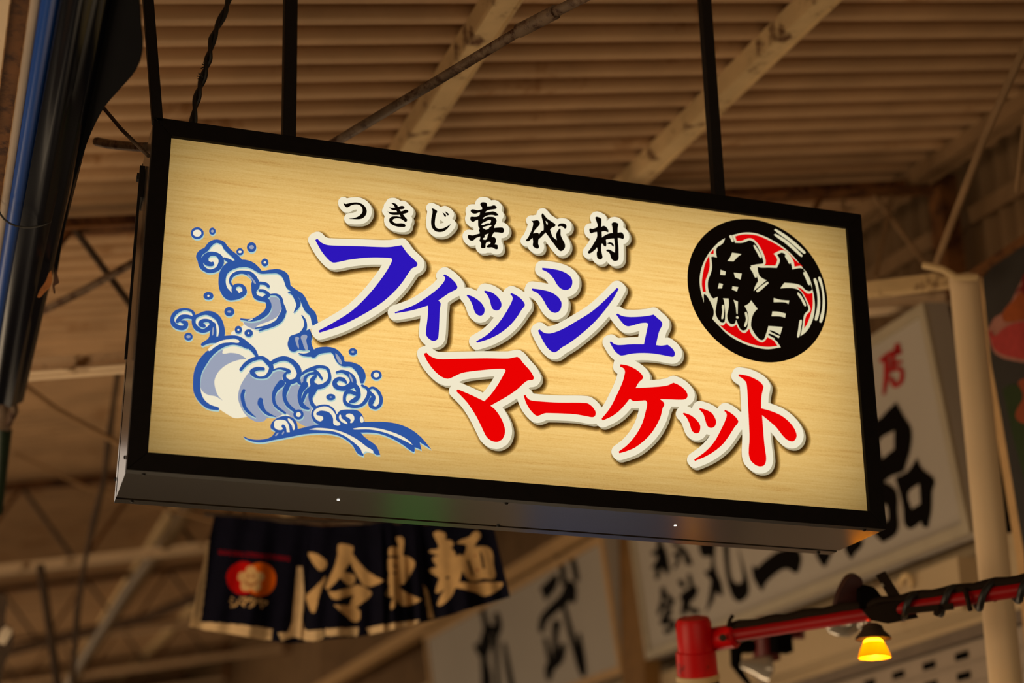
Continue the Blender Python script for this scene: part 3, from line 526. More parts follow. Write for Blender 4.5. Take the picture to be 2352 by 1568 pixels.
# purlins: lipped channels that run away from the viewer under the sheets
def purlin(xa, ya, label, y0=2.3, y1=60, w=0.078, h=0.06, mat=None):
    X = roof_at(xa, ya).x - (roof_at(xa, ya).y) * dP.x / dP.y
    k = dP.x / dP.y; a, b2 = roof_pt(X + k*y0, y0, h*.5), roof_pt(X + k*y1, y1, h*.5)
    m = MB(); sd = Vector((w/2, 0, 0)); t = 0.006
    m.bar(a - RN*(h*.5-t*.5), b2 - RN*(h*.5-t*.5), w, t, RN)             # bottom flange
    m.bar(a + RN*0.0 - sd, b2 + RN*0.0 - sd, t, h, RN)                    # web
    m.bar(a - RN*(h*.5-.012) + sd, b2 - RN*(h*.5-.012) + sd, t, .022, RN)  # lip
    o = m.build('roof_purlin', mat or m_beam); tag(o, label, 'beam', 'purlins under the corrugated roof'); return o
purlin(1030, 170, 'flaking cream steel purlin under the roof, crossed by the rusty pipe')
purlin(1725, 130, 'flaking cream steel purlin under the roof, passing behind the right hanger rod')
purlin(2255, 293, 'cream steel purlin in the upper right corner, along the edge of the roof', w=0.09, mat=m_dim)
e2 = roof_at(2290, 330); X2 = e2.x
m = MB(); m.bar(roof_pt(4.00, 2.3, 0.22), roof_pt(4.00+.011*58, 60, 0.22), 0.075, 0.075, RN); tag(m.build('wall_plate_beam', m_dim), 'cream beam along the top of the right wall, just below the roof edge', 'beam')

# trusses across the aisle: top chord of two angles, bottom chord, zigzag web
def truss(Y, label, xs, webs, x0=-3.6, x1=3.92, dz=0.525):
    t = thing('roof_truss', label, 'truss', roof_pt(0, Y, dz + .06), 'trusses across the arcade')
    def P(X, f): return roof_pt(X, Y, 0.075 + f * dz)
    m = MB()
    for s in (-1, 1): m.bar(P(x0, 0) + Vector((0, .028*s, 0)), P(x1, 0) + Vector((0, .028*s, 0)), .05, .008, RN); m.bar(P(x0, 0) + Vector((0, .008*s, .025)), P(x1, 0) + Vector((0, .008*s, .025)), .008, .05, RN)
    m.build('top_chord', m_rust, t)
    m = MB()
    for s in (-1, 1): m.bar(P(x0, 1) + Vector((0, .03*s, -.02)), P(x1, 1) + Vector((0, .03*s, -.02)), .05, .008, RN); m.bar(P(x0, 1) + Vector((0, .008*s, .01)), P(x1, 1) + Vector((0, .008*s, .01)), .008, .06, RN)
    m.build('bottom_chord', m_pale, t)
    for xa, fa, xb, fb, mat in webs:
        MB().tube([P(xa, fa), P(xb, fb)], 0.013, 8).build('web_bar', mat, t, smooth=True)
    MB().box(x1-.06, x1+.03, Y-.05, Y+.05, P(x1, 1).z-.06, roof_pt(x1, Y, .02).z).build('end_post', m_rust, t)
    return t
xs = [-3.2, -2.5, -1.8, -1.1, -.4, .3]
w1 = []
for k in range(-6, 5):
    X = 0.22 + k * .78
    if X + .78 < 3.9: w1 += [(X - .02, 0, X + .36, 1, m_dark), (X + .40, 1, X + .74, 0, m_rust)]
t_near = truss(5.92, 'rusty steel truss nearest the sign, its pale lower chord showing left of the sign', xs, w1)
for q in ((1992, 428, 2125, 606), (2052, 430, 2010, 640), (1935, 455, 1958, 640)):
    MB().tube([onY(q[0], q[1], 5.95), onY(q[2], q[3], 5.95)], .011, 8).build('web_bar', m_dim, t_near, smooth=True)
truss(11.2, 'steel truss in the middle distance, seen below left of the light-box sign', xs, w1)
truss(16.6, 'third steel truss from the sign, low in the left background', xs, w1)
truss(22.0, 'fourth steel truss from the sign, low in the left background', xs, w1)
truss(27.4, 'steel truss far off, a thin line low in the left background, fifth from the sign', xs, w1)
truss(33.0, 'steel truss at the far end of the arcade, sixth from the sign', xs, w1)

# braces, cables and pipes under the roof
m = MB(); a = at(768, 328, 4.35); b2 = at(1205, 64, 3.95); c2 = at(1345, -8, 3.82)
m.tube([a + (a-b2)*.5, a, b2, c2, c2 + (c2-b2)*.8], 0.0125, 14); br = m.build('brace_pipe', m_rustpipe, smooth=True)
tag(br, 'thin rust-spotted pipe slanting up to the right above the sign', 'pipe')
d_ = (c2-b2).normalized(); MB().tube([b2 - d_*.02, b2 + d_*.10], 0.017, 14).build('coupling', m_rustpipe, br, smooth=True)
def rodline(name, pts, r, mat, label, cat, n=8):
    return tag(MB().tube(pts, r, n).build(name, mat, smooth=True), label, cat)
rodline('tie_rod', [at(2375, 60, 4.9), at(2260, 318, 5.3), at(2150, 606, 5.8)], 0.013, m_dim, 'thin pale tie rod slanting down to the white pipe at right', 'rod')
rodline('tie_rod', [at(2335, 440, 5.5), at(2348, 330, 5.3), at(2356, 260, 5.2)], 0.008, m_dim, 'short thin rod at the right edge in front of the dark wall', 'rod')
rodline('tie_rod', [at(55, 735, 6.15), at(190, 668, 6.0), at(330, 590, 5.8)], 0.014, m_rustpipe, 'rust-spotted pale bar rising to the left side of the sign', 'rod')
rodline('tie_rod', [at(20, 858, 6.9), at(130, 940, 7.0), at(290, 1028, 7.1)], 0.012, m_dim, 'pale rod sloping down toward the lower left corner of the sign', 'rod')
rodline('tie_rod', [at(30, 1040, 9.0), at(200, 1120, 9.1), at(520, 1205, 9.2)], 0.010, m_dim, 'faint pale rod passing below the bottom left corner of the sign', 'rod')
rodline('diagonal_pipe', [at(470, 1090, 10.4), at(405, 1210, 11.0), at(300, 1350, 12.0), at(190, 1520, 13.6), at(150, 1590, 14.5)], 0.05, paint('tan_pipe', lin((122, 100, 72)), rough=0.6), 'thick pale pipe slanting down through the lower left background', 'pipe', 12)
rodline('diagonal_pipe', [at(-20, 1505, 15), at(200, 1450, 15), at(330, 1420, 15), at(480, 1360, 14.8)], 0.045, m_rustpipe, 'dull pipe crossing low behind the left side of the dark curtain', 'pipe', 12)
rodline('hanging_cable', [at(275, 830, 8.2), at(262, 920, 8.2), at(250, 1010, 8.2), at(240, 1100, 8.2), at(215, 1200, 8.2), at(195, 1290, 8.2), at(178, 1400, 8.2), at(165, 1590, 8.2)], [.016, .012, .017, .012, .016, .011, .016, .012], m_dark, 'knotted dark cable hanging in the left background', 'cable')
rodline('hanging_cable', [at(92, 1296, 9), at(105, 1380, 9), at(120, 1480, 9), at(135, 1590, 9)], .022, m_dark, 'thick dark cable hanging at the bottom left corner', 'cable')
# conduit behind the tarp and small wire to the sign
rodline('conduit', [at(222, 325, 4.35), at(250, 331, 4.3), at(300, 336, 4.22), at(338, 338, 4.1)], 0.012, m_rustpipe, 'short pale conduit between the blue tarp and the sign', 'pipe')
rodline('stay_wire', [at(238, 248, 4.0), at(280, 298, 3.9), at(341, 358, 3.74)], 0.0045, m_dark, 'thin stay wire from the blue tarp down to the sign corner', 'wire')
m_cable = paint('black_rubber', lin((26, 24, 22)), rough=0.5, spec=0.4)
t = thing('power_cable', 'pair of twisted black cables hanging from the roof to the top left of the sign', 'cable', onY(440, 280, SY+.1))
P_ = [(530, -20), (518, 24), (500, 60), (488, 90), (481, 125), (475, 150), (466, 180), (456, 210), (449, 240), (443, 285)]
for ph in (0, math.pi):
    pts = []
    for i in range(46):
        q = i / 45 * (len(P_) - 1); k = min(int(q), len(P_) - 2); fr = q - k
        x = P_[k][0] * (1-fr) + P_[k+1][0] * fr; y = P_[k][1] * (1-fr) + P_[k+1][1] * fr
        an = ph + i * .42; pts.append(onY(x + 5 * math.cos(an), y, SY + .10 + .005 * math.sin(an)))
    MB().tube(pts, 0.0052, 8).build('strand', m_cable, t, smooth=True)
random.seed(3)
for (x, y) in ((474, 152), (467, 178)):
    p = onY(x, y, SY+.095); mm = MB()
    for k in range(5): mm.tube([p, p + Vector((-.008-.008*random.random(), -.004, .012*random.uniform(-1, 1)))], .0012, 5)
    mm.build('tape_end', m_cable, t)

# ---------------------------------------------------------------- rolled awning on the left
m_blue = paint('blue_vinyl', lin((2, 60, 140)), rough=0.3, spec=0.12, var=0.06, scale=5)
m_navyv = paint('dark_navy_vinyl', lin((7, 9, 18)), rough=0.22, spec=0.05, var=0.15, scale=6)
m_palev = paint('pale_grey_vinyl', lin((150, 136, 124)), rough=0.5, spec=0.3, var=0.1, scale=6)
aw = thing('rolled_awning', 'rolled-up blue and navy awning along the left edge, its dark flap hanging loose', 'awning', (0.03, 4.2, 3.3))
KA = 0.875                                                   # everything on the awning hangs at this share of the first guess of its height
def skew(Y): return .025*(4.3 - Y) - .005                     # the roll runs slightly across the purlins
def along(x, z, y0, y1, n=14):
    return [Vector((x*KA + skew((y0 + (y1-y0)*i/n)*KA), (y0 + (y1-y0)*i/n)*KA, CAM.z + (z-CAM.z)*KA)) for i in range(n+1)]
MB().tube(along(-.013, 3.610, 2.2, 6.3), 0.026*KA, 18).build('blue_tube', m_blue, aw, smooth=True)
MB().tube(along(-.046, 3.612, 2.2, 6.1), 0.013*KA, 12).build('pale_tube', m_palev, aw, smooth=True)
navy = MB(); ys = [2.2 + i*.1 for i in range(42)]; n = 40
for i, Y in enumerate(ys):
    for k in range(n):
        g = 2*math.pi*k/n; r = 0.060 + .006*math.sin(3*g + Y*.5) + .004*math.sin(7*g - Y*1.3) + (.004 if (k % 8) == 0 else 0)
        navy.v.append(((0.058 + r*math.cos(g))*KA + skew(Y*KA), Y*KA, CAM.z + (3.602 + r*math.sin(g) - CAM.z)*KA))
for i in range(len(ys)-1):
    for k in range(n): navy.f.append((i*n+k, i*n+(k+1) % n, (i+1)*n+(k+1) % n, (i+1)*n+k)); navy.mi.append(0)
navy.f.append(tuple(range(n))[::-1]); navy.mi.append(0); navy.f.append(tuple((len(ys)-1)*n+k for k in range(n))); navy.mi.append(0)
navy.build('navy_roll', m_navyv, aw, smooth=True)
fp = Plane((0.09, 3.5, CAM.z + 2.0*KA), Vector((0.60, 0.0, 1.0)))
fl = curve("222,-30* 318,-30* 322,50 326,110 312,160 275,205 240,245 215,290 198,330 180,385 166,430 152,500 141,560 128,640* 122,655* 124,600 118,560 110,535 108,500* 130,300 170,120", sub=3)
MB().sheet([fp.hit(*p) for p in fl], (0.002, 0, .003)).build('loose_flap', paint('dull_navy_cloth', lin((9, 9, 12)), rough=0.85, spec=0.05), aw)
tie = MB(); Y = 4.55*KA; tz = CAM.z + 2.002*KA
tie.tube([Vector((-.065, Y, tz+.016))] + [Vector(((.02 + .085*math.cos(g))*KA, Y + .01*math.sin(2*g), tz + .068*KA*math.sin(g))) for g in np.linspace(math.pi, 2*math.pi, 14)], 0.0025, 6); tie.build('tie_cord', m_cable, aw)
zA = CAM.z + 2.025*KA
xa0, xa1 = -.072 + skew(1.9), -.072 + skew(5.6)
ant = MB().bar((xa0, 1.9, zA), (xa1, 5.6, zA), .030, .008, (0, 0, 1)); ant.bar((xa0+.0165, 1.9, zA+.012), (xa1+.0165, 5.6, zA+.012), .005, .034, (0, 0, 1))
tag(ant.build('angle_iron', m_rust), 'rust-edged angle iron running beside the rolled awning at the left edge', 'beam')
fa = MB().hexa((xa0-.018, 1.9, zA-.01), (xa1-.018, 5.6, zA-.01), (xa1-.018, 5.6, zA+.5), (xa0-.018, 1.9, zA+.5), (-.03, 0, 0)); fo = fa.build('wall_left', m_pale); fo['kind'] = 'structure'
m_leaf = paint('dry_leaf', lin((150, 92, 44)), rough=0.7, var=0.3, scale=60)
lf = MB().sheet([at(x, y, 4.42) for x, y in curve("85,682* 92,665 104,648 112,628 118,620* 120,640 116,658 104,670 92,683", sub=3)], (0, .002, .001)); tag(lf.build('dry_leaf', m_leaf), 'large dry brown leaf caught under the awning flap, folded open', 'leaf', 'dry leaves under the awning')
lf = MB().sheet([at(x, y, 4.40) for x, y in curve("120,655* 126,630 128,615* 136,648 133,652 126,656 127,668 125,675 122,668", sub=3)], (0, .002, .001)); tag(lf.build('dry_leaf', paint('dark_dry_leaf', lin((70, 42, 24)), rough=0.7)), 'small dark curled leaf hanging right of the larger one below the awning', 'leaf', 'dry leaves under the awning')
# things below the end of the roll
m_green = paint('green_vinyl', lin((8, 34, 12)), rough=0.5, spec=0.4)
rb = MB(); rb.tube([at(12, 905, 5.72), at(10, 950, 5.72), at(2, 985, 5.72)], [.035, .04, .03], 12); rb.tube([at(30, 912, 5.68), at(32, 945, 5.68), at(18, 975, 5.68)], [.012, .016, .01], 8)
tag(rb.build('rag_bundle', m_rustpipe, smooth=True), 'brown rag bundle tied below the end of the rolled awning at left', 'rag')
tag(MB().tube([at(8, 985, 5.8), at(2, 1080, 5.8), at(-8, 1180, 5.8)], [.03, .022, .02], 12).build('green_sheet_end', m_green, smooth=True), 'end of a rolled green sheet at the left edge under the rag', 'sheet')
wl = MB().sheet([at(x, y, 7.0) for x, y in curve("-20,1360* 14,1370 12,1430 28,1440 30,1475 10,1520 0,1590* -25,1590*", sub=3)], (0, .15, 0)); tag(wl.build('dark_bundle', m_dark), 'dark bundle at the lower left edge of the view', 'bundle')
tag(MB().tube([at(2, 1475, 6.9), at(14, 1452, 6.9), at(22, 1440, 6.9)], [.02, .024, .016], 10).build('white_cloth', paint('white_cloth', lin((190, 175, 155))), smooth=True), 'scrap of white cloth on the dark bundle at lower left', 'cloth')

# ---------------------------------------------------------------- right-hand shop fronts
m_wall = paint('beige_plaster', lin((180, 158, 126)), rough=0.75, spec=0.15, var=0.05, scale=2, dirt=lin((150, 118, 82)), dirt_amt=0.1, dirt_scale=3)
m_board = paint('off_white_sign_sheet', lin((166, 157, 146)), rough=0.5, spec=0.3, var=0.04, scale=2)
m_bframe = paint('aluminium_frame', lin((168, 156, 134)), rough=0.4, metal=0.2, spec=0.4, var=0.06)
m_bframe2 = paint('tan_wooden_frame', lin((186, 150, 104)), rough=0.6, spec=0.2, var=0.1)
m_type = paint('black_brush_lettering', lin((10, 6, 4)), rough=0.7, spec=0.03)
m_redtype = paint('red_lettering', lin((150, 20, 22)), rough=0.6, spec=0.15)
m_shut = paint('grey_shutter_steel', lin((150, 134, 118)), rough=0.5, metal=0.1, spec=0.35, var=0.06)
m_void = paint('dark_opening', lin((14, 12, 10)), rough=0.9, spec=0.0)
m_cor = paint('dark_corrugated_wall', lin((122, 96, 68)), rough=0.7, spec=0.2, var=0.2, scale=3)
w = MB(); w.box(XR, XR+.12, 2.5, 9.3, 2.905, 3.4).box(XR, XR+.12, 9.3, 60, 2.905, 3.95); wo = w.build('wall_right', m_wall); wo['kind'] = 'structure'
# upper wall of upright corrugated sheet
w = MB(); ysr = [2.5 + i*.015 for i in range(1200)] + [20.5 + i*.12 for i in range(330)]
for i, Y in enumerate(ysr):
    x = XR + .10 + (.02*math.cos(2*math.pi*Y/.12) if Y < 20.5 else 0); w.v += [(x, Y, 3.38 if Y < 9.3 else 3.93), (x, Y, 9)]
for i in range(len(ysr)-1): w.f.append((2*i, 2*i+2, 2*i+3, 2*i+1)); w.mi.append(0)
wo = w.build('wall_right_upper', m_cor, recalc=False); wo['kind'] = 'structure'
# ground floor: roller shutters between plain wall
sh = thing('roller_shutter', 'grey roller shutter with small dark slots at the lower right', 'shutter', (XR+.05, 6.5, 0.0))
MB().box(XR+.02, XR+.10, 4.4, 9.2, 2.855, 2.905).build('shutter_head', paint('shutter_head_steel', lin((104, 90, 78)), rough=0.5, spec=0.3), sh)
sb = MB(); z = 2.845; k = 0
while z > 0.1:
    sb.hexa((XR+.037, 4.4, z), (XR+.037, 9.2, z), (XR+.05, 9.2, z-.008), (XR+.05, 4.4, z-.008), (.02, 0, 0)); sb.box(XR+.045, XR+.065, 4.4, 9.2, z-.084, z-.008)
    if k < 3:
        y = 5.458 - .05
        while y < 8.3: MB().box(XR+.040, XR+.047, y, y+.10, z-.060, z-.030).build('vent_slot', m_void, sh); y += .265
    z -= .085; k += 1
sb.build('slats', m_shut, sh)
fl_ = MB().box(-4, 6, -6, 60, -.1, 0.0).build('floor', paint('wet_concrete', lin((84, 74, 64)), rough=0.6, var=0.15, scale=1.5)); fl_['kind'] = 'structure'
ew = MB().box(-4.2, 5, 60, 60.2, 0, 9.5).build('wall_far', m_cor); ew['kind'] = 'structure'
w = MB().box(XR, XR+.12, 9.2, 60, 0, 2.905).build('wall_right_lower', m_wall); w['kind'] = 'structure'

def board(name, label, TR, BR, BL, tl_len, mat, fmat, ft, depth=.10):
    """tilted sign board: three corners; face plane, body and frame"""
    pl = plane3(TR, BR, BL); a = (BL - BR); up_ = (TR - BR); BLc = BR + a * tl_len; TL = BLc + up_
    base = (BR + BLc) / 2; t = thing(name, label, 'sign', base)
    MB().hexa(BR, BLc, TL, TR, -pl.n * depth).build('panel', mat, t)
    ax, uy = a.normalized(), up_.normalized(); f = MB(); th = pl.n * .018
    L = (BLc-BR).length; Hh = up_.length
    def q(u0, u1, v0, v1): f.hexa(BR+ax*u0+uy*v0, BR+ax*u1+uy*v0, BR+ax*u1+uy*v1, BR+ax*u0+uy*v1, th)
    q(0, L, 0, ft); q(0, L, Hh-ft, Hh); q(0, ft, ft, Hh-ft); q(L-ft, L, ft, Hh-ft)
    f.build('frame', fmat, t); return t, pl
B = onX(2236, 1222, 3.72); T = onY(2128, 694, B.y); L = onX(1490, 1515, 3.72)
t1, p1 = board('shop_sign_board', 'long white board with bold black brush writing and one red character', T, B, L, 1.0, m_board, m_bframe, .045)
def chars(par, pl, R, polys=(), strokes=(), holes=(), mat=m_type, name='character', hm=None):
    mb = MB(); f = lambda x, y: pl.hit(x, y, .004)
    for t_ in polys: add_curve(mb, t_, *R, f)
    for t_ in strokes: add_brush(mb, t_, *R, f)
    o = mb.build(name, mat, par, recalc=False)
    if holes:
        g = lambda x, y: pl.hit(x, y, .007)
        for t_ in holes: mb = MB(); add_curve(mb, t_, *R, g); mb.build(name + '_counter', hm or m_board, par, recalc=False)
Rr, Uu = (1450, 1200, 4.694), (1950, 690, 2.703)
chars(t1, p1, Rr, strokes="240,330,53 290,310,59 345,285,53|300,200,59 308,400,64 275,590,47|305,400,53 235,490,35|350,330,59 370,440,64 395,510,41|285,480,53 345,470,53 385,545,35".split('|'))
chars(t1, p1, Rr, strokes="450,225,41 560,300,47 605,430,53|470,345,47 540,318,41|510,330,37 500,420,41 465,485,29|590,330,35 640,445,35".split('|'))
chars(t1, p1, Rr, strokes="340,715,53 330,850,37 300,975,47|355,765,47 440,850,56|320,905,59 430,875,47|405,950,70 375,1010,70 335,1075,59|340,1080,56 440,1075,59 450,1130,47 375,1170,64".split('|'))
chars(t1, p1, Rr, strokes="530,640,59 560,685,47|555,805,70 600,760,70 690,715,59 660,810,47|580,820,64 560,980,53|620,570,41 655,710,47|645,790,53 600,910,47 700,960,64".split('|'))
chars(t1, p1, Rr, ["720,215* 905,215* 893,420 920,540 970,660 985,790* 940,775 905,740* 890,820 850,900 800,970* 835,800 858,620* 780,530* 850,505* 855,370 780,370 740,320", "985,215* 1045,215* 1052,400 1080,600 1130,655 1190,640 1190,500 1140,250* 1200,440 1260,650 1260,770 1200,840 1140,850 1080,780 1030,620 1005,430"])
chars(t1, p1, Rr, ["1300,460* 1350,490* 1460,390 1600,300 1780,290 1830,370 1820,470 1780,545 1690,500 1620,510 1500,600 1440,670 1410,745* 1340,650 1305,560"])
chars(t1, p1, Rr, ["1950,250* 2200,250* 2110,440 2085,475 2040,440 1995,360", "2290,200* 2500,180* 2480,260 2420,320 2370,400* 2310,310"])
chars(t1, p1, Uu, ["60,780* 180,740 240,680 292,632* 340,720 385,800 380,920 340,1060* 300,1078* 262,1090 205,1130 100,1150*", "285,1100* 350,1070 380,1040 420,978* 450,1040 520,1100 530,1140 515,1180 510,1300 490,1410* 455,1400 450,1370* 420,1395 380,1418 345,1390 335,1300 320,1220", "130,1120* 222,1130 292,1185 300,1310 298,1440 210,1503* 160,1450 110,1300"], holes=["190,870 280,808* 280,920* 205,982*", "370,1195 435,1138* 442,1260* 390,1292*", "225,1265 240,1300 242,1350 230,1370 215,1320"])
chars(t1, p1, Uu, strokes="300,282,36 292,325,36|200,372,29 255,330,31 312,318,34|232,365,34 232,470,36 215,580,19|272,345,29 272,430,29|275,392,24 318,382,24|262,435,24 300,422,26 328,440,26 322,500,29 282,528,29 265,485,26".split('|'), mat=m_redtype)

B2 = onX(1434, 1546, 3.72); T2 = onY(1385, 1225, B2.y); L2 = onX(1020, 1690, 3.72)
t2, p2 = board('shop_sign_board', 'white board with tall blurred black brush characters, farther down left of the long board', T2, B2, L2, 1.05, m_board, m_bframe2, .05)
Tt = (1020, 1230, 4.64)
chars(t2, p2, Tt, ["1020,560* 1100,480 1180,410 1215,425 1190,560 1080,695*"], "1215,240,60 1260,350,60 1275,500,60|1355,220,50 1390,350,62 1412,465,55|1340,535,120 1290,660,125 1150,790,105 1060,890,85 1035,1005,60|1380,560,60 1375,690,60|1280,760,45 1340,1000,58 1400,1200,75 1460,1380,95 1480,1475,60|1195,940,90 1180,1080,60 1185,1290,60|1075,1100,40 1110,1250,50 1130,1330,60|1265,1170,60 1225,1310,95 1130,1400,110 1115,1515,60|1440,1050,35 1470,1300,60 1480,1450,60".split('|'))
chars(t2, p2, Tt, (), "395,735,60 430,880,60 455,1000,80 440,1150,130 425,1300,75 450,1500,110 450,1640,110|555,840,60 575,970,80 545,1100,60 560,1400,45 575,1640,50|470,1000,110 545,1000,90|640,1150,36 680,1400,58 725,1640,60|345,1175,60 400,1250,80".split('|'))
# timber post between the two boards, and the beam over the far board
a = onX(1440, 1560, 3.80); b_2 = onX(1405, 1230, 3.80)
y_a, y_b = L.y + .02, B2.y - .02
tag(MB().box(3.70, 3.80, y_a, y_b, 2.6, 4.5).build('timber_post', paint('brown_timber', lin((128, 92, 46)), rough=0.7, var=0.15)), 'brown timber post between the two white boards', 'post')
up2 = (T2-B2).normalized(); tb = T2 + up2*.08
tag(MB().bar(tb + Vector((.03, 0, 0)), tb + (L2-B2)*6 + Vector((.03, 0, 0)), .10, .10).build('timber_beam', m_bframe2), 'tan beam along the top of the farther white board', 'beam')
tag(MB().box(XR-.16, XR-.002, 5.9, y_a-.02, 2.92, 3.14).build('shutter_case', m_wall), 'plain beige casing under the long white board', 'casing')
bx = onX(990, 1462, XR-.03); tag(MB().box(bx.x-.05, bx.x+.028, bx.y-.16, bx.y+.16, bx.z-.07, bx.z+.07).build('junction_box', m_void, bevel=.006), 'small black junction box below the dark curtain', 'box')

# white drain pipe with a clamp at the top
pa = at(2215, 640, 5.72)
pp = thing('white_pipe', 'thick off-white upright pipe in front of the end of the long board', 'pipe', (pa.x, pa.y, 0))
m_pipe = paint('off_white_pipe', lin((214, 188, 152)), rough=0.5, spec=0.3, var=0.05, scale=3)
MB().tube([(pa.x, pa.y, 0), (pa.x, pa.y, pa.z)], 0.051, 28).build('shaft', m_pipe, pp, smooth=True)
cl = MB().tube([at(2120, 608, 5.65), at(2165, 618, 5.62), at(2195, 636, 5.6), at(2244, 636, 5.6)], .012, 8); cl.build('clamp_strap', m_beam, pp, smooth=True)
tag(MB().bar(at(2256, 650, 6.2), at(2316, 1222, 6.2), .03, .03).build('dark_channel', m_void), 'narrow dark channel standing right of the off-white pipe', 'channel')
tag(MB().bar(at(1985, 668, 5.95), at(2190, 642, 5.9), .045, .05).build('cross_bar', m_beam), 'cream bar reaching the top of the off-white pipe', 'bar')

# food poster on the right edge
XP = 3.36
ps = thing('food_poster', 'dark poster with pink sliced fish and prawns at the right edge', 'poster', onX(2335, 1280, XP))
pp_ = Plane((XP, 5, 3), (1, 0, 0)); m_post = paint('dark_grey_print', lin((44, 42, 40)), rough=0.5, spec=0.3, var=0.1)
out = [(2256, 640), (2285, 604), (2420, 520), (2420, 1500), (2372, 1500), (2352, 1270), (2300, 960), (2275, 830)]
MB().sheet([pp_.hit(*q) for q in out], (.02, 0, 0)).build('panel', m_post, ps)
ed = [(2252, 636), (2256, 640), (2275, 830), (2300, 960), (2352, 1270), (2372, 1500), (2356, 1500), (2334, 1280), (2282, 960), (2262, 830)]
MB().sheet([pp_.hit(*q) for q in ed], (.04, 0, 0)).build('edge_strip', m_bframe2, ps)
tag(MB().bar(pp_.hit(2225, 640), pp_.hit(2440, 494), .03, .03).build('poster_rail', m_rust), 'brown rail along the top of the dark food poster', 'rail')
def pr(name, txt, col, off, R=(2150, 500, 3.1336)):
    mb = MB(); add_curve(mb, txt, *R, lambda x, y: pp_.hit(x, y, off)); mb.build(name, paint(name + '_print', lin(col), rough=0.5, spec=0.3, var=0.12, scale=40), ps, recalc=False)
pr('fish_skin', "375,800* 420,720 470,690 500,650 540,600 580,520 620,440 640,400* 800,400* 800,1045* 633,1042 560,1030 480,1010 420,970 390,900", (150, 100, 88), .003)
pr('fish_fat', "470,700* 510,640 560,590 600,540 640,500* 800,480* 800,720* 633,735 540,750 490,745", (140, 66, 24), .005)
pr('fish_flesh', "385,810 420,850 480,800 560,760 640,745* 800,740* 800,1010* 633,1020 560,1005 480,985 420,945 395,880", (156, 50, 48), .006)
pr('red_garnish', "570,560* 590,510 615,490 620,430 640,400* 800,380* 800,560* 640,560 610,520", (110, 12, 14), .007)
pr('green_leaves', "480,1240* 510,1210 560,1200 620,1220 700,1250* 800,1260* 800,1900* 640,1900* 560,1600 520,1420", (30, 48, 16), .003)
pr('prawn', "590,1190 620,1160 700,1150* 800,1150* 800,1460* 633,1480 590,1460 570,1420 590,1360 625,1300 615,1240", (130, 58, 28), .005)

# ---------------------------------------------------------------- red lamp pipes
m_red = paint('red_enamel', lin((196, 3, 7)), rough=0.4, spec=0.25, var=0.08, scale=12, dirt=lin((70, 16, 12)), dirt_amt=0.12, dirt_scale=18)
m_sooty = paint('sooty_brown_steel', lin((34, 25, 17)), rough=0.75, spec=0.08, var=0.2)
m_bulb = glow('lit_bulb', (1.0, 0.62, 0.14, 1), 16.0)
m_amber, t_, n_, l_, b_ = nt('amber_glass')
b_.inputs['Base Color'].default_value = lin((255, 176, 10)); b_.inputs['Roughness'].default_value = 0.35; b_.inputs['Transmission Weight'].default_value = 0.0
tl = n_.new('ShaderNodeBsdfTranslucent'); tl.inputs[0].default_value = (1.0, 0.66, 0.02, 1); ms = n_.new('ShaderNodeMixShader'); ms.inputs[0].default_value = 0.85
l_.new(b_.outputs[0], ms.inputs[1]); l_.new(tl.outputs[0], ms.inputs[2]); l_.new(ms.outputs[0], n_['Material Output'].inputs[0])
A0, A1 = at(1640, 1466, 5.1), at(2400, 1344, 4.55)
rp = thing('red_lamp_pipe', 'long red pipe wrapped in dark cable, carrying a spot lamp at its left end', 'pipe', A0)
MB().tube([A0, A1], .0205, 20).build('pipe', paint('deep_red_enamel', lin((146, 2, 5)), rough=0.45, spec=0.2), rp, smooth=True)
dv = (A1-A0); cab = []
for i in range(240):
    s_ = i/239; p = A0 + dv*(.06+.94*s_); tt = max(0, (s_-.52)/.48); an = 1.9 + tt*26; rr = .030 + .004*math.sin(i*.4)
    sdv = dv.cross(Vector((0, 0, 1))).normalized(); u2 = sdv.cross(dv).normalized(); cab.append(p + sdv*rr*math.cos(an) + u2*rr*math.sin(an))
MB().tube(cab, .010, 8).build('wound_cable', m_cable, rp, smooth=True)
MB().tube([A0 + dv*(.06+.9*i/30) + Vector((0, 0, .024+.003*math.sin(i*1.7))) for i in range(31)], .0175, 10).build('upper_cable', m_sooty, rp, smooth=True)
for (x, y, ex, ey) in ((2222, 1372, 2228, 1400), (2280, 1355, 2285, 1378)):
    MB().tube([at(x-6, y-20, 4.66), at(x, y, 4.63), at(ex, ey, 4.65)], .007, 8).build('cable_tie', m_sooty, rp)
# spot head on the left end
H0 = at(1605, 1500, 5.1); ax = (at(1596, 1440, 5.1) - at(1606, 1560, 5.1)).normalized()
def px2m(px, depth): return px*depth/FPX
MB().lathe(at(1598, 1495, 5.1), ax, [(0, px2m(78, 5.1)), (px2m(36, 5.1), px2m(76, 5.1)), (px2m(41, 5.1), px2m(64, 5.1)), (px2m(41, 5.1), px2m(2, 5.1)), (px2m(46, 5.1), 0), (px2m(47, 5.1), px2m(-56, 5.1)), (px2m(40, 5.1), px2m(-56, 5.1))], 32).build('spot_head', m_red, rp, smooth=True)
MB().lathe(at(1598, 1495, 5.1), ax, [(px2m(48, 5.1), px2m(-53, 5.1)), (px2m(50, 5.1), px2m(-55, 5.1)), (px2m(50, 5.1), px2m(-67, 5.1)), (px2m(46, 5.1), px2m(-69, 5.1))], 32).build('white_band', paint('cream_band', lin((196, 172, 130))), rp, smooth=True)
MB().lathe(at(1598, 1495, 5.1), ax, [(px2m(46, 5.1), px2m(-66, 5.1)), (px2m(56, 5.1), px2m(-110, 5.1)), (px2m(52, 5.1), px2m(-112, 5.1))], 32).build('hood', m_dark, rp, smooth=True)
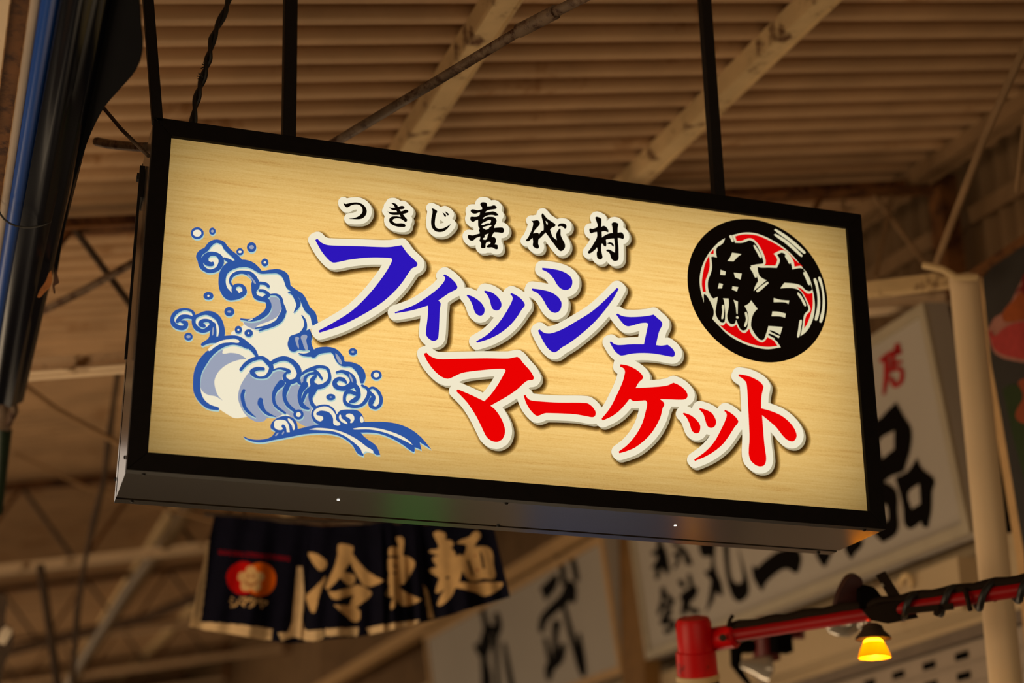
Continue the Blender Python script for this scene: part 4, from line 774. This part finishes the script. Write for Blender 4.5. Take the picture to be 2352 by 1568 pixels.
MB().lathe(at(1650, 1466, 5.1), (A1-A0), [(.030, -.03), (.036, -.02), (.036, .055), (.030, .062), (.024, .064)], 24).build('socket_sleeve', m_red, rp, smooth=True)
MB().tube([at(1672, 1440, 5.05), at(1676, 1424, 5.05), at(1684, 1412, 5.05)], .006, 8).build('wing_screw', m_sooty, rp)
MB().lathe(at(1660, 1464, 5.04), (at(1660, 1464, 5.0)-at(1660, 1464, 5.1)), [(.011, 0), (.011, .014), (0, .016)], 14).build('knob', m_dark, rp, smooth=True)
# brackets hanging the pipe
bk = rp
MB().hexa(at(2013, 1322, 4.85), at(2034, 1312, 4.85), at(2080, 1385, 4.78), at(2058, 1398, 4.78), FW*.012).build('slotted_arm', m_sooty, bk)
MB().sheet([at(x, y, 4.76) for x, y in ((1985, 1405), (2018, 1388), (2078, 1378), (2098, 1392), (2106, 1412), (2110, 1418), (2040, 1432), (2000, 1424))], FW*.03).build('clamp_plate', m_sooty, bk)
MB().sheet([at(x, y, 4.82) for x, y in ((1975, 1358), (1990, 1348), (2012, 1352), (2030, 1375), (2012, 1400), (1976, 1400))], FW*.05).build('holder_block', m_void, bk)
MB().tube([at(2024, 1340, 4.83), at(2028, 1346, 4.83)], .005, 8).build('pale_slot', m_bframe, bk)  # short pale tube set in the slotted arm
tag(MB().sheet([at(x, y, 4.95) for x, y in curve("1918,1405* 1925,1370 1942,1335 1956,1322 1972,1322 1982,1335 1978,1372 1980,1405*", sub=3)], FW*.05).build('dark_red_shield', paint('dark_red_steel', lin((48, 12, 10)), rough=0.5)), 'dark red curved shield standing behind the red pipe', 'shield')
stp = MB().bar(at(2082, 1402, 4.7), at(2190, 1392, 4.65), .014, .016).build('strap', m_sooty, rp)
MB().tube([at(2150, 1400, 4.66), at(2158, 1404, 4.66)], .016, 10).build('strap_buckle', m_sooty, stp)
# amber lamp, lit
lp = at(2006, 1470, 4.8); lamp = thing('amber_lamp', 'small lit amber glass pendant lamp under the red pipe', 'lamp', lp)
q = lambda v: px2m(v, 4.8)
MB().lathe(lp, (0, 0, 1), [(q(13), q(38)), (q(22), q(33)), (q(26), q(22)), (q(40), q(8)), (q(41), q(2)), (q(22), q(2))], 30).build('cap', m_dark, lamp, smooth=True)
MB().lathe(lp, (0, 0, 1), [(q(17), q(2)), (q(24), q(-5)), (q(32), q(-22)), (q(37), q(-36)), (q(38), q(-40)), (q(36), q(-40)), (q(31), q(-22)), (q(23), q(-6))], 32).build('glass_shade', m_amber, lamp, smooth=True)
MB().lathe(lp, (0, 0, 1), [(0, q(-22)), (q(9), q(-18)), (q(13), q(-8)), (q(9), q(2)), (0, q(4))], 18).build('bulb', m_bulb, lamp, smooth=True)
pl_ = bpy.data.lights.new('amber_bulb_light', 'POINT'); pl_.energy = 5.5; pl_.color = (1.0, .62, .16); pl_.shadow_soft_size = .02
po = bpy.data.objects.new('amber_bulb_light', pl_); C.objects.link(po); po.location = lp - Vector((0, 0, q(30)))
# second, farther red fitting and white bulbs
r2 = thing('far_red_spot', 'blurred dark red spot lamp with a black hood behind the red pipe', 'lamp', at(1760, 1560, 6.6))
m_dred = paint('dull_red_enamel', lin((96, 14, 12)), rough=0.45, spec=0.4)
q = lambda v: px2m(v, 6.6)
MB().lathe(at(1757, 1470, 6.6), (at(1752, 1420, 6.6)-at(1764, 1540, 6.6)), [(0, q(56)), (q(16), q(52)), (q(20), q(30)), (q(26), q(0)), (q(32), q(-45)), (q(26), q(-46))], 24).build('spot_head', m_dred, r2, smooth=True)
MB().bar(at(1770, 1452, 6.55), at(1845, 1452, 6.5), .05, .045).build('arm', m_dred, r2)
MB().box(*[v for c in zip((at(1794, 1474, 6.45) - Vector((.035, .03, .04))), (at(1794, 1474, 6.45) + Vector((.035, .03, .04)))) for v in c]).build('knob_block', m_void, r2)
MB().tube([at(1772, 1482, 6.6), at(1720, 1484, 6.6), at(1690, 1490, 6.6), at(1690, 1525, 6.6), at(1705, 1550, 6.6), at(1722, 1572, 6.6)], [.02, .028, .03, .022, .014, .01], 12).build('hood', m_void, r2, smooth=True)
m_wb = paint('silvered_glass', lin((176, 168, 156)), rough=0.12, metal=0.5, spec=0.6, var=0.02)
MB().lathe(at(1735, 1530, 6.5), (at(1700, 1522, 6.5)-at(1770, 1535, 6.5)), [(0, .06), (.018, .055), (.024, .03), (.05, -.03), (.052, -.055), (0, -.075)], 20).build('reflector_bulb', m_wb, r2, smooth=True)
t = thing('reflector_bulb', 'unlit white reflector bulb just left of the lit amber lamp', 'bulb', at(1930, 1440, 5.6))
MB().lathe(at(1932, 1436, 5.6), (at(1960, 1432, 5.6)-at(1900, 1440, 5.6)), [(0, .055), (.03, .05), (.042, .02), (.034, -.02), (.018, -.045), (0, -.05)], 20).build('glass', m_wb, t, smooth=True)
MB().lathe(at(1985, 1428, 5.3), (0, 0, 1), [(.018, -.025), (.022, -.02), (.022, .02), (.015, .025)], 16).build('porcelain_holder', m_wb, t, smooth=True)
tag(MB().tube([onX(2080, 1347, XR-.18) + (Vector((0,-1,0))*math.cos(g) + UP*math.sin(g))*.05 for g in np.linspace(-.3, 2.8, 14)], .011, 8).build('hook', m_beam, smooth=True), 'curved pale hook behind the slotted bracket', 'hook')

# ---------------------------------------------------------------- noren curtain
NX = 6.0
m_cloth = paint('navy_cotton', lin((14, 14, 28)), rough=0.9, spec=0.05, var=0.15, scale=30)
m_dye = paint('undyed_tan_cotton', lin((200, 163, 112)), rough=0.9, spec=0.05, var=0.08, scale=30)
m_whitec = paint('undyed_white_cotton', lin((206, 178, 138)), rough=0.9, spec=0.05, var=0.08, scale=30)
m_cred = paint('red_dyed_cotton', lin((176, 14, 10)), rough=0.9, spec=0.05); m_cor_ = paint('orange_dyed_cotton', lin((205, 92, 12)), rough=0.9, spec=0.05)
m_pnk = paint('crimson_dyed_cotton', lin((120, 10, 24)), rough=0.9, spec=0.05); m_face2 = paint('brown_dyed_cotton', lin((150, 90, 50)), rough=0.9, spec=0.05)
mats_n = [m_cloth, m_dye, m_whitec, m_cred, m_cor_, m_pnk, m_face2]
Q, Q1 = (680, 1180, 4.612), (420, 1170, 4.9)
REG = []                                                     # (material, outline): the last one that covers a spot wins
def reg(mi, txt, R): REG.append((mi, np.array(curve(txt, *R, sub=3))))
def regr(mi, cx, cy, rx, ry, R=Q1): REG.append((mi, np.array([(R[0]+x/R[2], R[1]+y/R[2]) for x, y in ring(cx, cy, rx, ry, 24)])))
def regb(mi, txt, R):
    for s in txt.split('|'):
        Lf, Rg, e, b_ = brush(s, *R); REG.append((mi, np.array(list(map(tuple, Lf)) + list(map(tuple, Rg[::-1])))))
reg(2, "240,270* 300,280* 255,800 200,1262* 600,1290 1010,1340* 1000,1472* 500,1400 70,1315*", Q1)
reg(2, "1070,1380* 1190,1365 1240,1080 1285,640* 1345,640* 1370,1000 1370,1340 1580,1345* 1575,1450 1400,1475 1250,1430 1110,1482*", Q1)
reg(2, "310,1215* 665,1200* 655,1290* 310,1292*", Q); reg(2, "740,1205* 1000,1160 1310,1120* 1280,1160 1050,1225 780,1285*", Q); reg(1, "1345,750* 1390,800 1430,950 1465,1100* 1400,1112*", Q)
regr(3, 680, 770, 188, 188); regr(4, 872, 785, 180, 190)
for k in range(5): g = -math.pi/2 + k*2*math.pi/5; regr(1, 768+92*math.cos(g), 785+92*math.sin(g), 62, 62)
regr(1, 768, 785, 80, 80)
regr(6, 738, 748, 13, 20); regr(6, 800, 748, 13, 20); regb(6, "700,800,16 735,838,22 770,848,24 808,838,22 842,800,16", Q1); regr(1, 770, 790, 26, 22)
for k in range(16):
    x = 405 + k*51; y = 478 + k*5.0; regb(5, f"{x},{y-22},16 {x+30},{y-16},16 {x+22},{y+26},16|{x-4},{y+8},14 {x+34},{y+6},14", Q1)
regb(1, "540,985,18 575,1003,18|530,1030,18 565,1045,18|535,1085,20 600,1075,20 630,1020,18|645,1000,20 730,1005,20 690,1060,20|655,1035,18 700,1090,18|770,985,20 740,1040,18|765,1010,18 825,1015,18 790,1075,20 745,1100,18|770,1045,18 805,1060,18|840,1025,20 945,1040,20 900,1075,18|865,995,18 885,1110,20", Q1)
for tx in ("120,410* 200,415 280,460 325,510 310,570 265,600 220,570 170,500", "320,650* 300,720 250,850 215,1000 190,1045 160,1030 120,930 98,870* 200,780",
           "450,325 520,320 600,345 610,380 600,420 720,570 810,640 935,705* 850,750 730,765 690,720 570,510* 505,610* 560,630 620,650 625,710 580,755 530,740 470,670* 340,800 310,780 350,680 410,560 445,420",
           "340,820* 440,815 560,780 650,750 740,780 795,830 780,880 700,940 640,990* 680,1030 680,1100 650,1140 590,1130 520,1070 400,965* 480,965 560,970* 590,900 610,860 520,880 440,905 380,890",
           "1060,250 1110,240 1145,270 1140,360 1130,440* 1200,455 1260,510 1250,570 1200,660 1140,740* 1080,760* 1160,830 1250,870 1330,905* 1280,940 1170,970 1100,960 1070,890* 1050,960 1020,1010 1005,980 1030,880* 960,870 955,830 990,760 970,740 985,640 975,560 980,480 985,430 980,380 1020,345 1070,360 1085,330",
           "1460,200 1530,185 1585,215 1580,270* 1640,280 1670,320 1640,360* 1680,400 1690,450* 1740,430 1770,450* 1800,380 1800,330 1700,310* 1760,270 1840,240 1890,185 1940,190 1955,240 1910,300 1890,350* 1970,340 2050,360 2085,420 2090,520 2110,620 2090,690 1990,680 1900,710 1830,700 1760,600* 1740,690 1730,720* 1900,730 2000,720 2200,725* 2160,790 2010,870 1900,830 1750,790 1690,780* 1640,880 1530,975 1500,950 1580,790* 1500,840 1480,820 1520,680* 1430,620 1410,590 1500,560* 1450,470 1520,440* 1410,400 1430,380 1510,360 1490,280"):
    reg(1, tx, Q)
for tx in ("1030,530* 1070,550* 1060,570* 1035,560*", "1030,610* 1060,615* 1060,635* 1035,640*", "985,442* 1090,442* 1090,466* 985,464*", "1805,490* 1830,490* 1885,640* 1860,650*", "1945,400* 1965,400* 2005,570* 1980,575*", "1590,660* 1620,660* 1620,690* 1590,690*", "1690,355* 1770,395* 1785,430* 1705,435*"):
    reg(0, tx, Q)
for tx in ("1885,430* 1905,430* 1908,455* 1888,455*", "1912,580* 1938,580* 1942,606* 1916,608*"): reg(6, tx, Q)
top_c = [(492, 1184), (575, 1190), (640, 1198), (740, 1208), (830, 1205), (900, 1196), (985, 1196), (1060, 1202), (1134, 1212)]
bot_c = [(434, 1441), (530, 1455), (625, 1472), (665, 1478), (735, 1470), (830, 1461), (900, 1446), (960, 1432), (1000, 1422), (1172, 1370)]
def lerp_c(c, u):
    c = np.array(c, float); d = np.r_[0, np.cumsum(np.linalg.norm(np.diff(c, axis=0), axis=1))]; d /= d[-1]
    return np.array([np.interp(u, d, c[:, 0]), np.interp(u, d, c[:, 1])])
NU, NV = 370, 150
uu = np.linspace(0, 1, NU+1); vv = np.linspace(0, 1, NV+1)
topP = np.array([lerp_c(top_c, u) for u in uu]); botP = np.array([lerp_c(bot_c, u) for u in uu])
cu = (uu[:-1]+uu[1:])/2; cv = (vv[:-1]+vv[1:])/2
tc_ = np.array([lerp_c(top_c, u) for u in cu]); bc_ = np.array([lerp_c(bot_c, u) for u in cu])
CX = tc_[None, :, 0]*(1-cv[:, None]) + bc_[None, :, 0]*cv[:, None]; CY = tc_[None, :, 1]*(1-cv[:, None]) + bc_[None, :, 1]*cv[:, None]
MI = np.zeros(CX.shape, int)
for mi, q_ in REG:
    lo, hi = q_.min(0), q_.max(0); sel = (CX >= lo[0]) & (CX <= hi[0]) & (CY >= lo[1]) & (CY <= hi[1]); X, Y = CX[sel], CY[sel]; ins = np.zeros(X.shape, bool)
    for i in range(len(q_)):
        x1, y1 = q_[i]; x2, y2 = q_[(i+1) % len(q_)]
        if y1 != y2: ins ^= ((y1 > Y) != (y2 > Y)) & (X < (x2-x1)*(Y-y1)/(y2-y1)+x1)
    tmp = MI[sel]; tmp[ins] = mi; MI[sel] = tmp
nor = thing('noren_curtain', 'dark navy split shop curtain with tan characters and a red and orange flower crest', 'curtain', at(790, 1470, NX))
cuts = [0, int(.345*NU), int(.60*NU), int(.735*NU), NU]
for a_, b_2 in zip(cuts[:-1], cuts[1:]):                     # the cloth panels of the split curtain
    mb = MB(); w_ = b_2-a_+1
    for j in range(NV+1):
        for i in range(a_, b_2+1):
            x, y = topP[i]*(1-vv[j]) + botP[i]*vv[j]; s_ = (i-a_)/(b_2-a_)
            dd = NX + .30*(.5-uu[i]) + vv[j]*(.030*math.sin(s_*9+a_) + .018*math.sin(s_*21+1.3*a_)) + .006*math.sin(uu[i]*60)
            mb.v.append(tuple(at(x, y, dd)))
    for j in range(NV):
        for i in range(b_2-a_): mb.f.append((j*w_+i, j*w_+i+1, (j+1)*w_+i+1, (j+1)*w_+i)); mb.mi.append(int(MI[j, a_+i]))
    o = mb.build('cloth_panel', mats_n, nor, recalc=False)
    sd_ = o.modifiers.new('thickness', 'SOLIDIFY'); sd_.thickness = .0015
MB().tube([at(470, 1180, NX+.18), at(700, 1196, NX+.06), at(1150, 1204, NX-.14)], .009, 10).build('curtain_rod', m_dark, nor, smooth=True)

for x, y in ((560, 1190), (1060, 1200)):
    a = at(x, y, NX + .12 - .30*(x-470)/680); MB().tube([a, Vector((a.x, 5.92, roof_pt(a.x, 5.92, .62).z))], .004, 6).build('hanging_cord', m_dark, nor)
# unseen panels added below the view to colour the sheen of the sign's underside
for nm, lab, col, x0, x1, Y in (('green_tint_panel', 'unseen green panel added down the arcade to tint the sign underside', (40, 150, 60), 1.95, 2.25, 8.2), ('blue_tint_panel', 'unseen blue panel added down the arcade to tint the sign underside', (40, 84, 170), 2.70, 3.75, 8.2)):
    tag(MB().box(x0, x1, Y, Y+.03, 0.0, 1.75).build(nm, paint(nm + '_cloth', lin(col), rough=0.8)), lab, 'banner')

d0 = ray(1590, 1195); h0 = onZ(1590, 1195, SZ0); d1 = Vector((d0.x, d0.y, -d0.z)); lp2 = h0 + d1*4.6
l2 = thing('amber_lamp', 'second amber lamp farther down the arcade, an orange glint on the sign underside', 'lamp', lp2)
MB().lathe(lp2, (0, 0, 1), [(.018, .07), (.03, .045), (.055, .01), (.03, .004)], 20).build('cap', m_dark, l2, smooth=True)
MB().lathe(lp2, (0, 0, 1), [(.024, .002), (.042, -.03), (.05, -.055), (.048, -.055), (.03, -.01)], 20).build('glass_shade', glow('lit_amber_glass', (1, .36, .03, 1), 9.0), l2, smooth=True)
MB().tube([(lp2.x, lp2.y, lp2.z+.07), (lp2.x, lp2.y, 2.2)], .006, 6).build('cord', m_dark, l2)
